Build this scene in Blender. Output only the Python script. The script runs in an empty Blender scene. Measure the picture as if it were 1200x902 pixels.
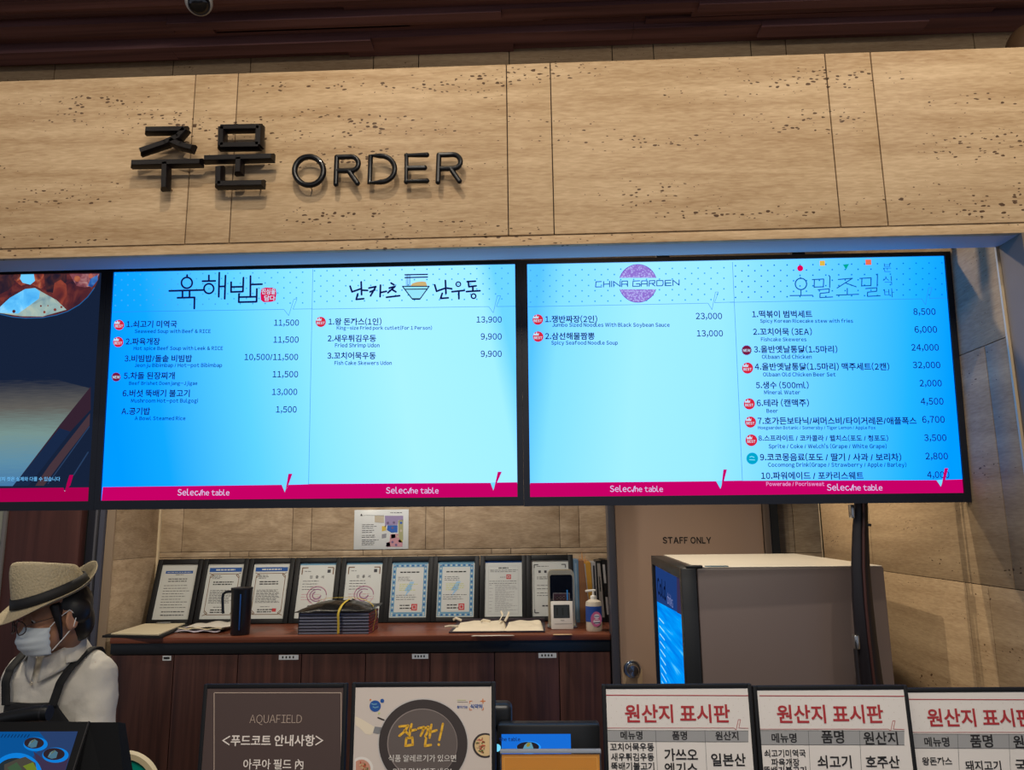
import bpy, bmesh, math, random
from mathutils import Matrix, Vector, Euler
C = bpy.context.scene.collection
SC = bpy.context.scene
R = math.radians
random.seed(7)

# ------------------------------------------------------------------ camera
EYE = Vector((0, 0, 1.6)); FPX = 900.0
def _basis(p, r, w):
    fw = Vector((math.sin(w)*math.cos(p), math.cos(w)*math.cos(p), math.sin(p)))
    rt = Vector((math.cos(w), -math.sin(w), 0)); up = rt.cross(fw)
    return rt*math.cos(r)+up*math.sin(r), up*math.cos(r)-rt*math.sin(r), fw
RT, UP, FW = _basis(R(10.25), R(-0.75), R(-2.0))
cam_d = bpy.data.cameras.new('camera'); cam = bpy.data.objects.new('camera', cam_d); C.objects.link(cam)
cam_d.sensor_width = 36; cam_d.sensor_fit = 'HORIZONTAL'; cam_d.lens = 36*FPX/1200; cam_d.clip_start = 0.02
cam.matrix_world = Matrix(((RT.x, UP.x, -FW.x, EYE.x), (RT.y, UP.y, -FW.y, EYE.y), (RT.z, UP.z, -FW.z, EYE.z), (0, 0, 0, 1)))
SC.camera = cam
def ray(x, y): return RT*((x-600)/FPX) - UP*((y-451)/FPX) + FW
def atY(x, y, Y): d = ray(x, y); return EYE + d*(Y/d.y)
def atZ(x, y, Z): d = ray(x, y); return EYE + d*((Z-EYE.z)/d.z)

# ------------------------------------------------------------------ light + exposure
vs = SC.view_settings
vs.view_transform = 'Standard'; vs.look = 'None'; vs.gamma = 1; vs.use_curve_mapping = False; vs.exposure = 0.0
W = bpy.data.worlds.new('world'); SC.world = W; W.use_nodes = True
bg = W.node_tree.nodes['Background']; bg.inputs[0].default_value = (0.75, 0.82, 1.0, 1); bg.inputs[1].default_value = 0.32
def spot(loc, target, power, size=R(80), blend=0.6, col=(1, .88, .7), rad=.03):
    l = bpy.data.lights.new('spotlight', 'SPOT'); l.energy = power; l.spot_size = size; l.spot_blend = blend; l.color = col; l.shadow_soft_size = rad
    o = bpy.data.objects.new('spotlight', l); C.objects.link(o); o.location = loc
    o.rotation_euler = (Vector(target)-Vector(loc)).to_track_quat('-Z', 'Y').to_euler(); return o
def area(loc, target, power, sx, sy, col=(1, .9, .76)):
    l = bpy.data.lights.new('area_light', 'AREA'); l.energy = power; l.shape = 'RECTANGLE'; l.size = sx; l.size_y = sy; l.color = col
    o = bpy.data.objects.new('area_light', l); C.objects.link(o); o.location = loc
    o.rotation_euler = (Vector(target)-Vector(loc)).to_track_quat('-Z', 'Y').to_euler(); return o
# row of ceiling downlights in front of the stone beam
for lx, lp in ((-2.0, 40), (-.42, 39), (1.15, 46), (2.5, 46)):
    spot((lx, .72, 3.55), (lx, 1.85, 2.42), lp, R(92), 1.0, (1, .88, .72), .025)
# two added fill lamps for the counter boards, then staff-side downlights
area((0.1, -0.6, 3.5), (0.1, 1.6, 1.0), 46, 2.6, .5)  # unseen area lamp added on the guest side to brighten the boards
spot((0.1, 0.15, 3.45), (0.05, 1.6, 1.1), 108, R(56), .8, (1, .95, .88), .06)  # extra spot added to lift the counter boards, no fixture seen
spot((0.55, 3.05, 2.66), (0.75, 3.0, 0), 70, R(118), .8, rad=.04)
spot((-0.6, 3.95, 2.66), (-0.6, 4.6, 0.9), 60, R(140), .7, (1, .93, .84), .04)
spot((-1.85, 2.95, 2.66), (-2.15, 3.6, 0.7), 84, R(150), .7, rad=.05)
spot((-.3, 2.36, 2.66), (1.2, 2.42, 1.35), 46, R(105), .5, rad=.012)

# ------------------------------------------------------------------ materials
def lin(c): return tuple((v/255/12.92 if v/255 <= .04045 else ((v/255+.055)/1.055)**2.4) for v in c) + (1,)
_mats = {}
def mat(name, rgb, rough=.6, metal=0., spec=.5, noise=0., scale=8., bump=0., coat=0., trans=0.):
    if name in _mats: return _mats[name]
    m = bpy.data.materials.new(name); m.use_nodes = True; nt = m.node_tree; b = nt.nodes['Principled BSDF']
    c = lin(rgb); b.inputs['Base Color'].default_value = c; b.inputs['Roughness'].default_value = rough
    b.inputs['Metallic'].default_value = metal; b.inputs['Specular IOR Level'].default_value = spec
    b.inputs['Coat Weight'].default_value = coat; b.inputs['Transmission Weight'].default_value = trans
    if noise or bump:
        tc = nt.nodes.new('ShaderNodeTexCoord'); n = nt.nodes.new('ShaderNodeTexNoise'); n.inputs['Scale'].default_value = scale; n.inputs['Detail'].default_value = 5
        nt.links.new(tc.outputs['Object'], n.inputs['Vector'])
        if noise:
            mx = nt.nodes.new('ShaderNodeMix'); mx.data_type = 'RGBA'
            mx.inputs['A'].default_value = tuple(v*(1-noise) for v in c[:3])+(1,); mx.inputs['B'].default_value = tuple(min(1, v*(1+noise)) for v in c[:3])+(1,)
            nt.links.new(n.outputs['Fac'], mx.inputs['Factor']); nt.links.new(mx.outputs['Result'], b.inputs['Base Color'])
        if bump:
            bp = nt.nodes.new('ShaderNodeBump'); bp.inputs['Strength'].default_value = bump; bp.inputs['Distance'].default_value = .01
            nt.links.new(n.outputs['Fac'], bp.inputs['Height']); nt.links.new(bp.outputs['Normal'], b.inputs['Normal'])
    _mats[name] = m; return m
def emat(name, rgb, s=1.0):
    if name in _mats: return _mats[name]
    m = bpy.data.materials.new(name); m.use_nodes = True; nt = m.node_tree; nt.nodes.clear()
    o = nt.nodes.new('ShaderNodeOutputMaterial'); e = nt.nodes.new('ShaderNodeEmission'); e.inputs[0].default_value = lin(rgb); e.inputs[1].default_value = s
    nt.links.new(e.outputs[0], o.inputs[0]); _mats[name] = m; return m
def ramp(nt, stops):
    r = nt.nodes.new('ShaderNodeValToRGB'); e = r.color_ramp.elements
    while len(e) < len(stops): e.new(.5)
    for k, (p, c) in enumerate(stops): e[k].position = p; e[k].color = c
    return r
def stone(name, dark, light, pits=.5, axis='XZ', swirl=0.):
    m = bpy.data.materials.new(name); m.use_nodes = True; nt = m.node_tree; L = nt.links.new; b = nt.nodes['Principled BSDF']
    b.inputs['Roughness'].default_value = .55; b.inputs['Specular IOR Level'].default_value = .25
    g = nt.nodes.new('ShaderNodeNewGeometry')
    def mapped(sc):
        mp = nt.nodes.new('ShaderNodeMapping'); mp.inputs['Scale'].default_value = sc; L(g.outputs['Position'], mp.inputs[0]); return mp
    def noise(sc, scale, det, dist=0.):
        n = nt.nodes.new('ShaderNodeTexNoise'); n.inputs['Scale'].default_value = scale; n.inputs['Detail'].default_value = det; n.inputs['Distortion'].default_value = dist
        L(mapped(sc).outputs[0], n.inputs['Vector']); return n
    nb = noise((1.0, 1.0, 13) if not swirl else (1.2, 1.2, 3.2), 1.6 if not swirl else 2.4, 8, .5+swirl)
    nf = noise((9, 9, 60), 3.5, 7, .4)
    ad = nt.nodes.new('ShaderNodeMath'); ad.operation = 'MULTIPLY_ADD'; ad.inputs[1].default_value = .45; L(nf.outputs['Fac'], ad.inputs[0]); 
    mu = nt.nodes.new('ShaderNodeMath'); mu.operation = 'MULTIPLY'; mu.inputs[1].default_value = .6; L(nb.outputs['Fac'], mu.inputs[0]); L(mu.outputs[0], ad.inputs[2])
    rp = ramp(nt, [(.36, lin(dark)), (.68, lin(light))]); L(ad.outputs[0], rp.inputs[0])
    out = rp.outputs[0]
    if pits:
        v = nt.nodes.new('ShaderNodeTexVoronoi'); v.inputs['Scale'].default_value = 62; 
        wob = noise((30, 30, 60), 1, 2); mpv = mapped((1.0, 1.0, 2.1))
        va = nt.nodes.new('ShaderNodeVectorMath'); va.operation = 'MULTIPLY_ADD'; va.inputs[1].default_value = (.022, .022, .022); L(wob.outputs['Color'], va.inputs[0]); L(mpv.outputs[0], va.inputs[2]); L(va.outputs[0], v.inputs['Vector'])
        band = noise((1.5, 1.5, 9), 1.7, 5)
        # a pit where the cell distance is small; the limit grows inside porous bands
        lim = nt.nodes.new('ShaderNodeMapRange'); lim.inputs['From Min'].default_value = .46; lim.inputs['From Max'].default_value = .68; lim.inputs['To Min'].default_value = .0; lim.inputs['To Max'].default_value = .5*pits
        L(band.outputs['Fac'], lim.inputs['Value'])
        sz = nt.nodes.new('ShaderNodeMath'); sz.operation = 'MULTIPLY'; L(lim.outputs[0], sz.inputs[0]); 
        sp = nt.nodes.new('ShaderNodeSeparateColor'); L(v.outputs['Color'], sp.inputs[0]); L(sp.outputs[0], sz.inputs[1])
        lt = nt.nodes.new('ShaderNodeMath'); lt.operation = 'LESS_THAN'; L(v.outputs['Distance'], lt.inputs[0]); L(sz.outputs[0], lt.inputs[1])
        mx = nt.nodes.new('ShaderNodeMix'); mx.data_type = 'RGBA'; L(lt.outputs[0], mx.inputs['Factor']); L(out, mx.inputs['A']); mx.inputs['B'].default_value = lin((92, 68, 48))
        out = mx.outputs['Result']
    L(out, b.inputs['Base Color'])
    bp = nt.nodes.new('ShaderNodeBump'); bp.inputs['Strength'].default_value = .12; bp.inputs['Distance'].default_value = .004; L(nf.outputs['Fac'], bp.inputs['Height']); L(bp.outputs[0], b.inputs['Normal'])
    return m
def wood(name, dark, light, along='Z', scale=1., rough=.45):
    m = bpy.data.materials.new(name); m.use_nodes = True; nt = m.node_tree; L = nt.links.new; b = nt.nodes['Principled BSDF']
    b.inputs['Roughness'].default_value = rough; b.inputs['Specular IOR Level'].default_value = .3
    tc = nt.nodes.new('ShaderNodeNewGeometry'); mp = nt.nodes.new('ShaderNodeMapping')
    s = {'Z': (22, 22, .9), 'X': (.9, 22, 22)}[along]; mp.inputs['Scale'].default_value = tuple(v*scale for v in s)
    L(tc.outputs['Position'], mp.inputs[0]); n = nt.nodes.new('ShaderNodeTexNoise'); n.inputs['Scale'].default_value = 1.6; n.inputs['Detail'].default_value = 7; n.inputs['Distortion'].default_value = .6
    L(mp.outputs[0], n.inputs['Vector']); rp = ramp(nt, [(.3, lin(dark)), (.7, lin(light))]); L(n.outputs['Fac'], rp.inputs[0]); L(rp.outputs[0], b.inputs['Base Color'])
    return m
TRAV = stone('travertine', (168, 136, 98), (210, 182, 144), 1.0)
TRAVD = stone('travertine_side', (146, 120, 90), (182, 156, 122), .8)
SAND = stone('veined_sandstone', (146, 124, 98), (192, 170, 142), 0, swirl=1.6)
JOINT = mat('joint', (52, 42, 34), .9)
SLAT = wood('dark_slat_wood', (100, 68, 68), (150, 106, 102), 'X', .6, .75)
CABW = wood('cabinet_wood', (50, 31, 28), (88, 56, 48), 'Z', .8, .45)
PANW = wood('panel_wood', (66, 40, 38), (88, 54, 50), 'Z', .6, .5)
TOPW = wood('worktop_wood', (92, 50, 36), (136, 78, 56), 'X', .8, .35)
BLACK = mat('black_plastic', (20, 22, 25), .4)
BLKM = mat('black_matte', (17, 18, 21), .75)
WHITE = mat('white_plastic', (225, 222, 215), .45)
PAPER = mat('paper', (214, 208, 196), .8)
CREAMP = mat('cream_paper', (216, 203, 172), .85, noise=.06, scale=30)
STEEL = mat('steel', (190, 190, 188), .25, metal=1)
FRAME = mat('frame_black', (17, 18, 21), .55, spec=.3)

# ------------------------------------------------------------------ builders
class MB:
    def __init__(s): s.bm = bmesh.new(); s.mats = []
    def mi(s, m):
        if m not in s.mats: s.mats.append(m)
        return s.mats.index(m)
    def add(s, verts, faces, m, M=None):
        k = s.mi(m); vv = [s.bm.verts.new((M @ Vector(v)) if M else v) for v in verts]
        for f in faces:
            try: fc = s.bm.faces.new([vv[i] for i in f]); fc.material_index = k
            except ValueError: pass
    def merge(s, t, m, M=None):
        t.verts.ensure_lookup_table(); t.verts.index_update()
        s.add([v.co.copy() for v in t.verts], [[v.index for v in f.verts] for f in t.faces], m, M); t.free()
    def box(s, x0, x1, y0, y1, z0, z1, m, bev=0., M=None, seg=2):
        t = bmesh.new(); bmesh.ops.create_cube(t, size=1)
        for v in t.verts: v.co = ((x0+x1)/2+v.co.x*(x1-x0), (y0+y1)/2+v.co.y*(y1-y0), (z0+z1)/2+v.co.z*(z1-z0))
        if bev: bmesh.ops.bevel(t, geom=list(t.edges), offset=bev, segments=seg, affect='EDGES', profile=.5)
        s.merge(t, m, M)
    def tube(s, pts, r, m, n=10, M=None, cap=True, closed=False, sq=1.0):
        P = [Vector(p) for p in pts]; N = len(P); rs = r if isinstance(r, (list, tuple)) else [r]*N
        V = []; F = []; u = None
        for i in range(N):
            a = P[i-1] if (i > 0 or closed) else P[i]; b = P[(i+1) % N] if (i < N-1 or closed) else P[i]
            t = (b-a).normalized()
            if u is None: u = t.orthogonal().normalized() if abs(t.y) > .9 else Vector((0, 1, 0)).cross(t).normalized()
            u = (u - t*u.dot(t)).normalized(); w = t.cross(u)
            for k in range(n):
                A = 2*math.pi*k/n; V.append(P[i]+u*(rs[i]*math.cos(A))+w*(rs[i]*sq*math.sin(A)))
        for i in range(N if closed else N-1):
            j = (i+1) % N
            for k in range(n): q = (k+1) % n; F.append([i*n+k, i*n+q, j*n+q, j*n+k])
        if cap and not closed: F.append(list(range(n))[::-1]); F.append([(N-1)*n+k for k in range(n)])
        s.add(V, F, m, M)
    def lathe(s, prof, m, n=32, M=None, sx=1., sy=1.):
        V = []; F = []
        for (r, z) in prof:
            for k in range(n): A = 2*math.pi*k/n; V.append((r*sx*math.cos(A), r*sy*math.sin(A), z))
        for i in range(len(prof)-1):
            for k in range(n): q = (k+1) % n; F.append([i*n+k, i*n+q, (i+1)*n+q, (i+1)*n+k])
        if prof[0][0] > 1e-5: F.append(list(range(n))[::-1])
        if prof[-1][0] > 1e-5: F.append([(len(prof)-1)*n+k for k in range(n)])
        s.add(V, F, m, M)
    def sphere(s, c, r, m, M=None, n=20, rot=None):
        t = bmesh.new(); bmesh.ops.create_uvsphere(t, u_segments=n, v_segments=max(8, n*2//3), radius=1)
        rr = r if isinstance(r, (tuple, list)) else (r, r, r)
        T = Matrix.Translation(c) @ (rot.to_matrix().to_4x4() if rot else Matrix()) @ Matrix.Diagonal((*rr, 1))
        s.merge(t, m, (M @ T) if M else T)
    def prism(s, pts, y0, y1, m, M=None):
        n = len(pts); V = [(x, y0, z) for x, z in pts]+[(x, y1, z) for x, z in pts]
        F = [list(range(n)), [n+k for k in range(n)][::-1]]+[[k, n+k, n+(k+1) % n, (k+1) % n] for k in range(n)]
        s.add(V, F, m, M)
    def grid(s, fn, nu, nv, m, M=None):
        V = [fn(i/nu, j/nv) for j in range(nv+1) for i in range(nu+1)]
        F = [[j*(nu+1)+i, j*(nu+1)+i+1, (j+1)*(nu+1)+i+1, (j+1)*(nu+1)+i] for j in range(nv) for i in range(nu)]
        s.add(V, F, m, M)
    def build(s, name, parent=None, M=None, smooth=True, ang=32, fixn=True, label=None):
        me = bpy.data.meshes.new(name)
        bmesh.ops.remove_doubles(s.bm, verts=list(s.bm.verts), dist=1e-6) if False else None
        if fixn: bmesh.ops.recalc_face_normals(s.bm, faces=list(s.bm.faces))
        s.bm.to_mesh(me); s.bm.free()
        for m in s.mats: me.materials.append(m)
        if smooth:
            for p in me.polygons: p.use_smooth = True
            me.set_sharp_from_angle(angle=R(ang))
        o = bpy.data.objects.new(name, me); C.objects.link(o)
        if parent: o.parent = parent
        if M: o.matrix_basis = M
        if label: o['label'] = label
        return o
def tag(o, label, cat, group=None):
    o['label'] = label; o['category'] = cat
    if group: o['group'] = group
    return o
def struct(o): o['kind'] = 'structure'; return o
def thing(name, label, cat, M=None, group=None):
    o = bpy.data.objects.new(name, None); C.objects.link(o); o.empty_display_size = .05
    if M is not None: o.matrix_basis = M if isinstance(M, Matrix) else Matrix.Translation(M)
    return tag(o, label, cat, group)
def solidify(o, th, off=-1, sub=0):
    m = o.modifiers.new('s', 'SOLIDIFY'); m.thickness = th; m.offset = off
    if sub: q = o.modifiers.new('b', 'SUBSURF'); q.levels = q.render_levels = sub
    return o
def bake(o):
    """replace the object's mesh with its modified mesh"""
    dg = bpy.context.evaluated_depsgraph_get(); me = bpy.data.meshes.new_from_object(o.evaluated_get(dg))
    mats = list(o.data.materials); o.modifiers.clear(); o.data = me
    for i, m in enumerate(mats):
        if i < len(me.materials): me.materials[i] = m
        else: me.materials.append(m)
    for p in me.polygons: p.use_smooth = True
    return o
_gl = {}
def _one(ch, bold):
    k = (ch, bold)
    if k in _gl: return _gl[k]
    cu = bpy.data.curves.new('t', 'FONT'); cu.body = ch; cu.size = 1; cu.offset = bold; cu.resolution_u = 3
    ob = bpy.data.objects.new('t', cu); C.objects.link(ob)
    dg = bpy.context.evaluated_depsgraph_get(); me = bpy.data.meshes.new_from_object(ob.evaluated_get(dg))
    V = [(v.co.x, v.co.y) for v in me.vertices]; F = [list(p.vertices) for p in me.polygons]
    bpy.data.objects.remove(ob); bpy.data.curves.remove(cu); bpy.data.meshes.remove(me)
    _gl[k] = (V, F); return _gl[k]
def glyphs(sx, bold=0., gap=.085):
    """outlines of a line of writing; Latin letters take the same sans face as the Korean ones"""
    V = []; F = []; x = 0.
    for ch in sx:
        if ch == ' ': x += .24; continue
        latin = 33 <= ord(ch) < 127 and ch != '/'
        v, f = _one(chr(ord(ch)+0xFEE0) if latin else ch, bold)
        if latin: lo = min(p[0] for p in v); hi = max(p[0] for p in v); q = .88; dx = x+gap*.5; x += (hi-lo)*q+gap
        elif ch == '/': lo = min(p[0] for p in v); q = 1; dx = x; x += max(p[0] for p in v)-lo+.04
        else: lo = 0; q = 1; dx = x; x += .92
        n = len(V); V += [(dx+(p[0]-lo)*q, p[1]) for p in v]; F += [[i+n for i in g] for g in f]
    return V, F
EPS = .0003
class Sheet:
    """flat graphics on a plane of a thing (local x right, z up), laid out from positions read off the photo"""
    def __init__(s, M, y=0.): s.M = M; s.Mi = M.inverted(); s.y = y; s.mb = MB(); s.cr = (0, 0, 1.)
    def crop(s, ox, oy, sc): s.cr = (ox, oy, sc)
    def pt(s, cx, cy):
        ox, oy, sc = s.cr; d = ray(ox+cx/sc, oy+cy/sc); o = s.Mi @ EYE; dl = s.Mi.to_3x3() @ d
        t = (s.y-o.y)/dl.y; p = o+dl*t; return Vector((p.x, p.z))
    def unit(s, cx, cy): return (s.pt(cx+1, cy)-s.pt(cx, cy)).length
    def raw(s, P, F, m, layer): s.mb.add([(p[0], s.y-layer*EPS, p[1]) for p in P], F, m)
    def lpoly(s, P, m, layer=1): s.raw(P, [list(range(len(P)))], m, layer)
    def rect(s, x0, x1, z0, z1, m, layer=1): s.lpoly([(x0, z0), (x1, z0), (x1, z1), (x0, z1)], m, layer)
    def poly(s, pts, m, layer=1): s.lpoly([s.pt(*p) for p in pts], m, layer)
    def disc(s, cx, cy, r, m, layer=1, n=28, ry=None, a0=0, a1=360):
        k = [(cx+r*math.cos(R(a0+(a1-a0)*i/n)), cy+(ry or r)*math.sin(R(a0+(a1-a0)*i/n))) for i in range(n+(a1-a0 != 360))]
        s.poly(k, m, layer)
    def star(s, cx, cy, r, m, layer, n=16):
        s.poly([(cx+r*(1 if i % 2 else .86)*math.cos(math.pi*i/n), cy+r*(1 if i % 2 else .86)*math.sin(math.pi*i/n)) for i in range(2*n)], m, layer)
    def ring(s, cx, cy, r, w, m, layer=1, ry=None): 
        ry = ry or r
        s.stroke([(cx+r*math.cos(2*math.pi*i/28), cy+ry*math.sin(2*math.pi*i/28)) for i in range(29)], w, m, layer)
    def stroke(s, pts, w, m, layer=1, rnd=True):
        P = [s.pt(*p) for p in pts]; h = w*s.unit(*pts[0])/2
        s.lstroke(P, h, m, layer, rnd)
    def lstroke(s, P, h, m, layer=1, rnd=False):
        P = [Vector(p) for p in P]
        for a, b in zip(P, P[1:]):
            d = b-a
            if d.length < 1e-7: continue
            d.normalize(); q = Vector((-d.y, d.x))*h
            s.lpoly([a+q, a-q, b-q, b+q], m, layer)
        if rnd:
            for p in P: s.lpoly([p+Vector((math.cos(A), math.sin(A)))*h for A in [2*math.pi*k/10 for k in range(10)]], m, layer)
    def text(s, t, x0, x1, base, m, bold=.0, layer=2, h=None):
        V, F = glyphs(t, bold)
        a = s.pt(x0, base); b = s.pt(x1, base); xs = [v[0] for v in V]; ys = [v[1] for v in V]
        k = (b.x-a.x)/(max(xs)-min(xs)); ky = k if h is None else h*s.unit(x0, base)/(max(ys)-min(ys)); sl = (b.y-a.y)/(b.x-a.x)
        P = [(a.x+(v[0]-min(xs))*k, a.y+v[1]*ky+sl*(v[0]-min(xs))*k) for v in V]; s.raw(P, F, m, layer)
    def build(s, name, parent, label=None): return s.mb.build(name, parent, None, smooth=False, fixn=False, label=label)

# ================================================================== SETTING
b = MB(); b.box(-6, 5, -3, 6, -.1, 0, mat('floor_tile', (120, 108, 96), .4, noise=.1)); struct(b.build('floor'))
# stone beam (front) made of slabs with open joints
BY0, BY1 = 1.85, 1.955; ZB, ZT = 2.294, 2.798
b = MB()
xs = [-3.6, -2.55, -2.44, -1.75, -1.64, -.904, -.788, -.0685, .0475, .764, .881, 1.62, 1.735, 2.6]
for x0, x1 in zip(xs, xs[1:]): b.box(x0+.0012, x1-.0012, BY0, BY0+.03, 2.3209, ZT, TRAV, .0015)
b.box(-3.6, 2.6, BY0+.004, BY0+.09, 2.325, ZT-.002, JOINT)
b.box(-3.6, 2.6, BY0+.004, BY0+.02, ZB, 2.3205, TRAV, .002); b.box(-3.6, 2.6, BY0+.02, BY1, ZB, 2.3205, mat('soffit_paint', (196, 192, 200), .6), .001)
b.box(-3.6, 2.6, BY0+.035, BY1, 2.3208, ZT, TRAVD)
struct(b.build('wall_front'))
# staff-side ceiling, and the upper wall above it
b = MB(); b.box(-6, 5, BY1+.002, 6, 2.7, 2.79, mat('staff_ceiling', (150, 140, 126), .8))
struct(b.build('ceiling'))
b = MB()
ux = [-3.6, -2.6, -2.14, -1.6, -1.25, -.7, -.5, -.1, .35, .53, .95, 1.1, 1.9, 3.2]
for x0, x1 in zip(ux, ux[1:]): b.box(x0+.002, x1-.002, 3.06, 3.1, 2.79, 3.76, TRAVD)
b.box(-6, 5, 3.1, 3.2, 2.79, 3.76, JOINT); struct(b.build('wall_upper'))
# slatted dark timber ceiling on the guest side: planks laid along x at several depths
b = MB(); y = -1.0; rows = []
while y < 3.05:
    w = random.choice([.035, .05, .06, .075]); x = -6+random.random(); lvl = random.choice([0, .015, .03, .045])
    while x < 5:
        l = random.uniform(.5, 1.5); dz = lvl+random.choice([0, 0, .012]); dw = random.choice([0, 0, .012])
        b.box(x+.001, min(x+l, 5), y, min(y+w-.003+dw, 3.058), 3.668-dz, 3.72, SLAT); x += l
    y += w
b.box(-6, 5, -3, 3.06, 3.72, 3.76, BLKM); struct(b.build('ceiling', ang=20))
# right wall: stone side wall, the pier under the beam end, bright edge trim
b = MB()
def side_wall(X, ys, zs, off, th, m, sgn=1):
    for k, (z0, z1) in enumerate(zip(zs, zs[1:])):
        for y0, y1 in zip(ys[k % len(ys)], ys[k % len(ys)][1:]):
            b.box(*(sorted((X, X+sgn*th))), y0+.001, y1-.001, z0+.001, z1-.001, m, .001)
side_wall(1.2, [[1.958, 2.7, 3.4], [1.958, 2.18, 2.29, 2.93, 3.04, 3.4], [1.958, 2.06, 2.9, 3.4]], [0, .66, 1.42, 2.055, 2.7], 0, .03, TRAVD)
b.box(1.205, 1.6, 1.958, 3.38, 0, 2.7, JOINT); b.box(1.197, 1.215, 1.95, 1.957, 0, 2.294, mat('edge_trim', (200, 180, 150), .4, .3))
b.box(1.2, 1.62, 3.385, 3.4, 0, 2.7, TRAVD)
b.box(1.198, 1.212, 3.398, 3.404, 0, 2.7, mat('edge_trim', (200, 180, 150)))
struct(b.build('wall_right'))
b = MB(); b.box(1.204, 2.6, 1.852, 1.949, 0, 2.294, mat('pier_stone', (112, 98, 86), .6, noise=.12, scale=6)); struct(b.build('trim_1'))
# back wall with slab courses
YB = 4.85
b = MB()
zc = [0, .4, .9, 1.418, 1.452, 2.1, 2.7]
for k, (z0, z1) in enumerate(zip(zc, zc[1:])):
    xx = [-4.0, -3.2, -2.41, -2.26, -1.87, -1.57, -1.46, -.77, -.655, .03, .155, .6, 1.0, 1.6, 2.6] if k != 3 else [-4.0, -2.41, -1.95, -1.83, -1.11, -.99, -.31, -.19, .5, .63, 1.4, 2.6]
    if k == 4: xx = [-4.0, -3.2, -2.41, -2.26, -1.56, -1.44, -.72, -.605, .115, .235, .9, 1.02, 2.6]
    for x0, x1 in zip(xx, xx[1:]): b.box(x0+.0015, x1-.0015, YB, YB+.03, z0+.0015, z1-.0015, SAND, .001)
b.box(-6, 5, YB+.006, YB+.15, 0, 2.7, JOINT); struct(b.build('wall_back'))
# wall portion beyond the staff door, right of the jamb
b = MB()
for x0, x1, z0, z1 in [(1.24, 1.34, 0, 1.43), (1.34, 1.5, 0, 1.43), (1.5, 2.6, 0, 1.43), (1.24, 1.34, 1.43, 2.7), (1.34, 1.5, 1.43, 2.7), (1.5, 2.6, 1.43, 2.7)]:
    b.box(x0+.0015, x1-.0015, 4.2, 4.23, z0+.001, z1-.001, SAND, .001)
b.box(1.24, 2.6, 4.206, 4.3, 0, 2.7, JOINT); struct(b.build('wall_back'))
# left side wall next to the counter and grey pillar, dark recess, timber panel
b = MB(); zs = [0, .7, 1.428, 2.7]
for z0, z1 in zip(zs, zs[1:]): b.box(-2.45, -2.41, 4.33, 4.848, z0+.001, z1-.001, SAND, .001)
b.box(-2.47, -2.414, 4.33, 4.848, 0, 2.7, JOINT); b.box(-2.452, -2.405, 4.318, 4.33, 0, 2.7, mat('stone_edge', (150, 130, 108), .5)); b.box(-2.41, -2.398, 4.832, 4.8485, 0, 2.7, mat('corner_strip', (214, 196, 164), .4)); struct(b.build('wall_left'))
pl = lambda px: atY(px, 610, 4.3).x
b = MB(); b.box(pl(117), -2.455, 4.3, 4.8, 0, 2.7, mat('pillar_grey', (74, 76, 90), .5)); struct(b.build('trim_2'))
b = MB(); b.box(pl(95), pl(117), 4.37, 4.8, 0, 2.7, mat('recess_navy', (34, 36, 48), .5)); b.box(pl(105), pl(107.5), 4.355, 4.37, 0, 2.7, mat('recess_strip', (92, 92, 100), .4)); struct(b.build('trim_3'))
b = MB(); b.box(pl(9), pl(95), 4.3, 4.36, 0, 2.7, PANW, .003); b.box(pl(9), pl(95), 4.36, 4.8, 0, 2.7, BLKM); struct(b.build('wall_left'))
b = MB(); b.box(pl(4)+.004, pl(9)-.002, 4.29, 4.8, 0, 2.7, mat('strip_grey', (120, 116, 116), .4)); b.box(pl(-60), pl(4), 4.31, 4.8, 0, 2.7, mat('pale_panel', (150, 152, 140), .5)); struct(b.build('trim_4'))

# staff door
DY = 4.12
d = bpy.data.objects.new('door_1', None); C.objects.link(d); d.location = (.785, DY, 0); struct(d)
DM = Matrix.Translation((.785, DY, 0))
b = MB(); b.box(-.395, .37, 0, .045, .01, 2.3, mat('door_laminate', (164, 138, 120), .45, noise=.03, scale=3), .003); b.build('door_leaf', d)
b = MB(); b.box(-.435, -.398, -.02, .12, 0, 2.35, mat('door_frame_grey', (66, 66, 74), .4), .003); b.box(.374, .405, -.02, .12, 0, 2.35, mat('door_frame_brown', (96, 82, 72), .4), .003); b.box(.405, .45, -.01, .12, 0, 2.35, BLKM)
b.box(-.435, .45, -.02, .12, 2.31, 2.36, mat('door_frame_grey', (66, 66, 74))); b.build('door_frame', d)
b = MB(); hp = atY(741, 784, DY-.01)-DM.translation
RX = Matrix.Rotation(R(90), 4, 'X'); Mh = Matrix.Translation((hp.x, -.001, hp.z)) @ RX
b.lathe([(.0, .001), (.042, .001), (.045, .006), (.04, .012), (.03, .013), (.027, .03), (.03, .05), (.026, .06), (.0, .064)], STEEL, 28, Mh); b.box(-.05+hp.x, .05+hp.x, -.004, 0, hp.z-.14, hp.z+.0, mat('door_plate', (186, 160, 130), .4), .001); b.build('door_knob', d)
s = Sheet(DM, -.001); s.crop(700, 580, 3.158); s.text('STAFF ONLY', 242, 422, 178, mat('lettering_dark', (30, 28, 30), .5), .03); s.build('door_lettering', d)
# partition closing the space above/behind the door
b = MB(); b.box(.462, 1.24, 4.245, 4.849, 0, 2.7, SAND); b.box(.36, 1.24, DY+.02, 4.245, 2.365, 2.7, SAND); struct(b.build('wall_back'))

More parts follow.
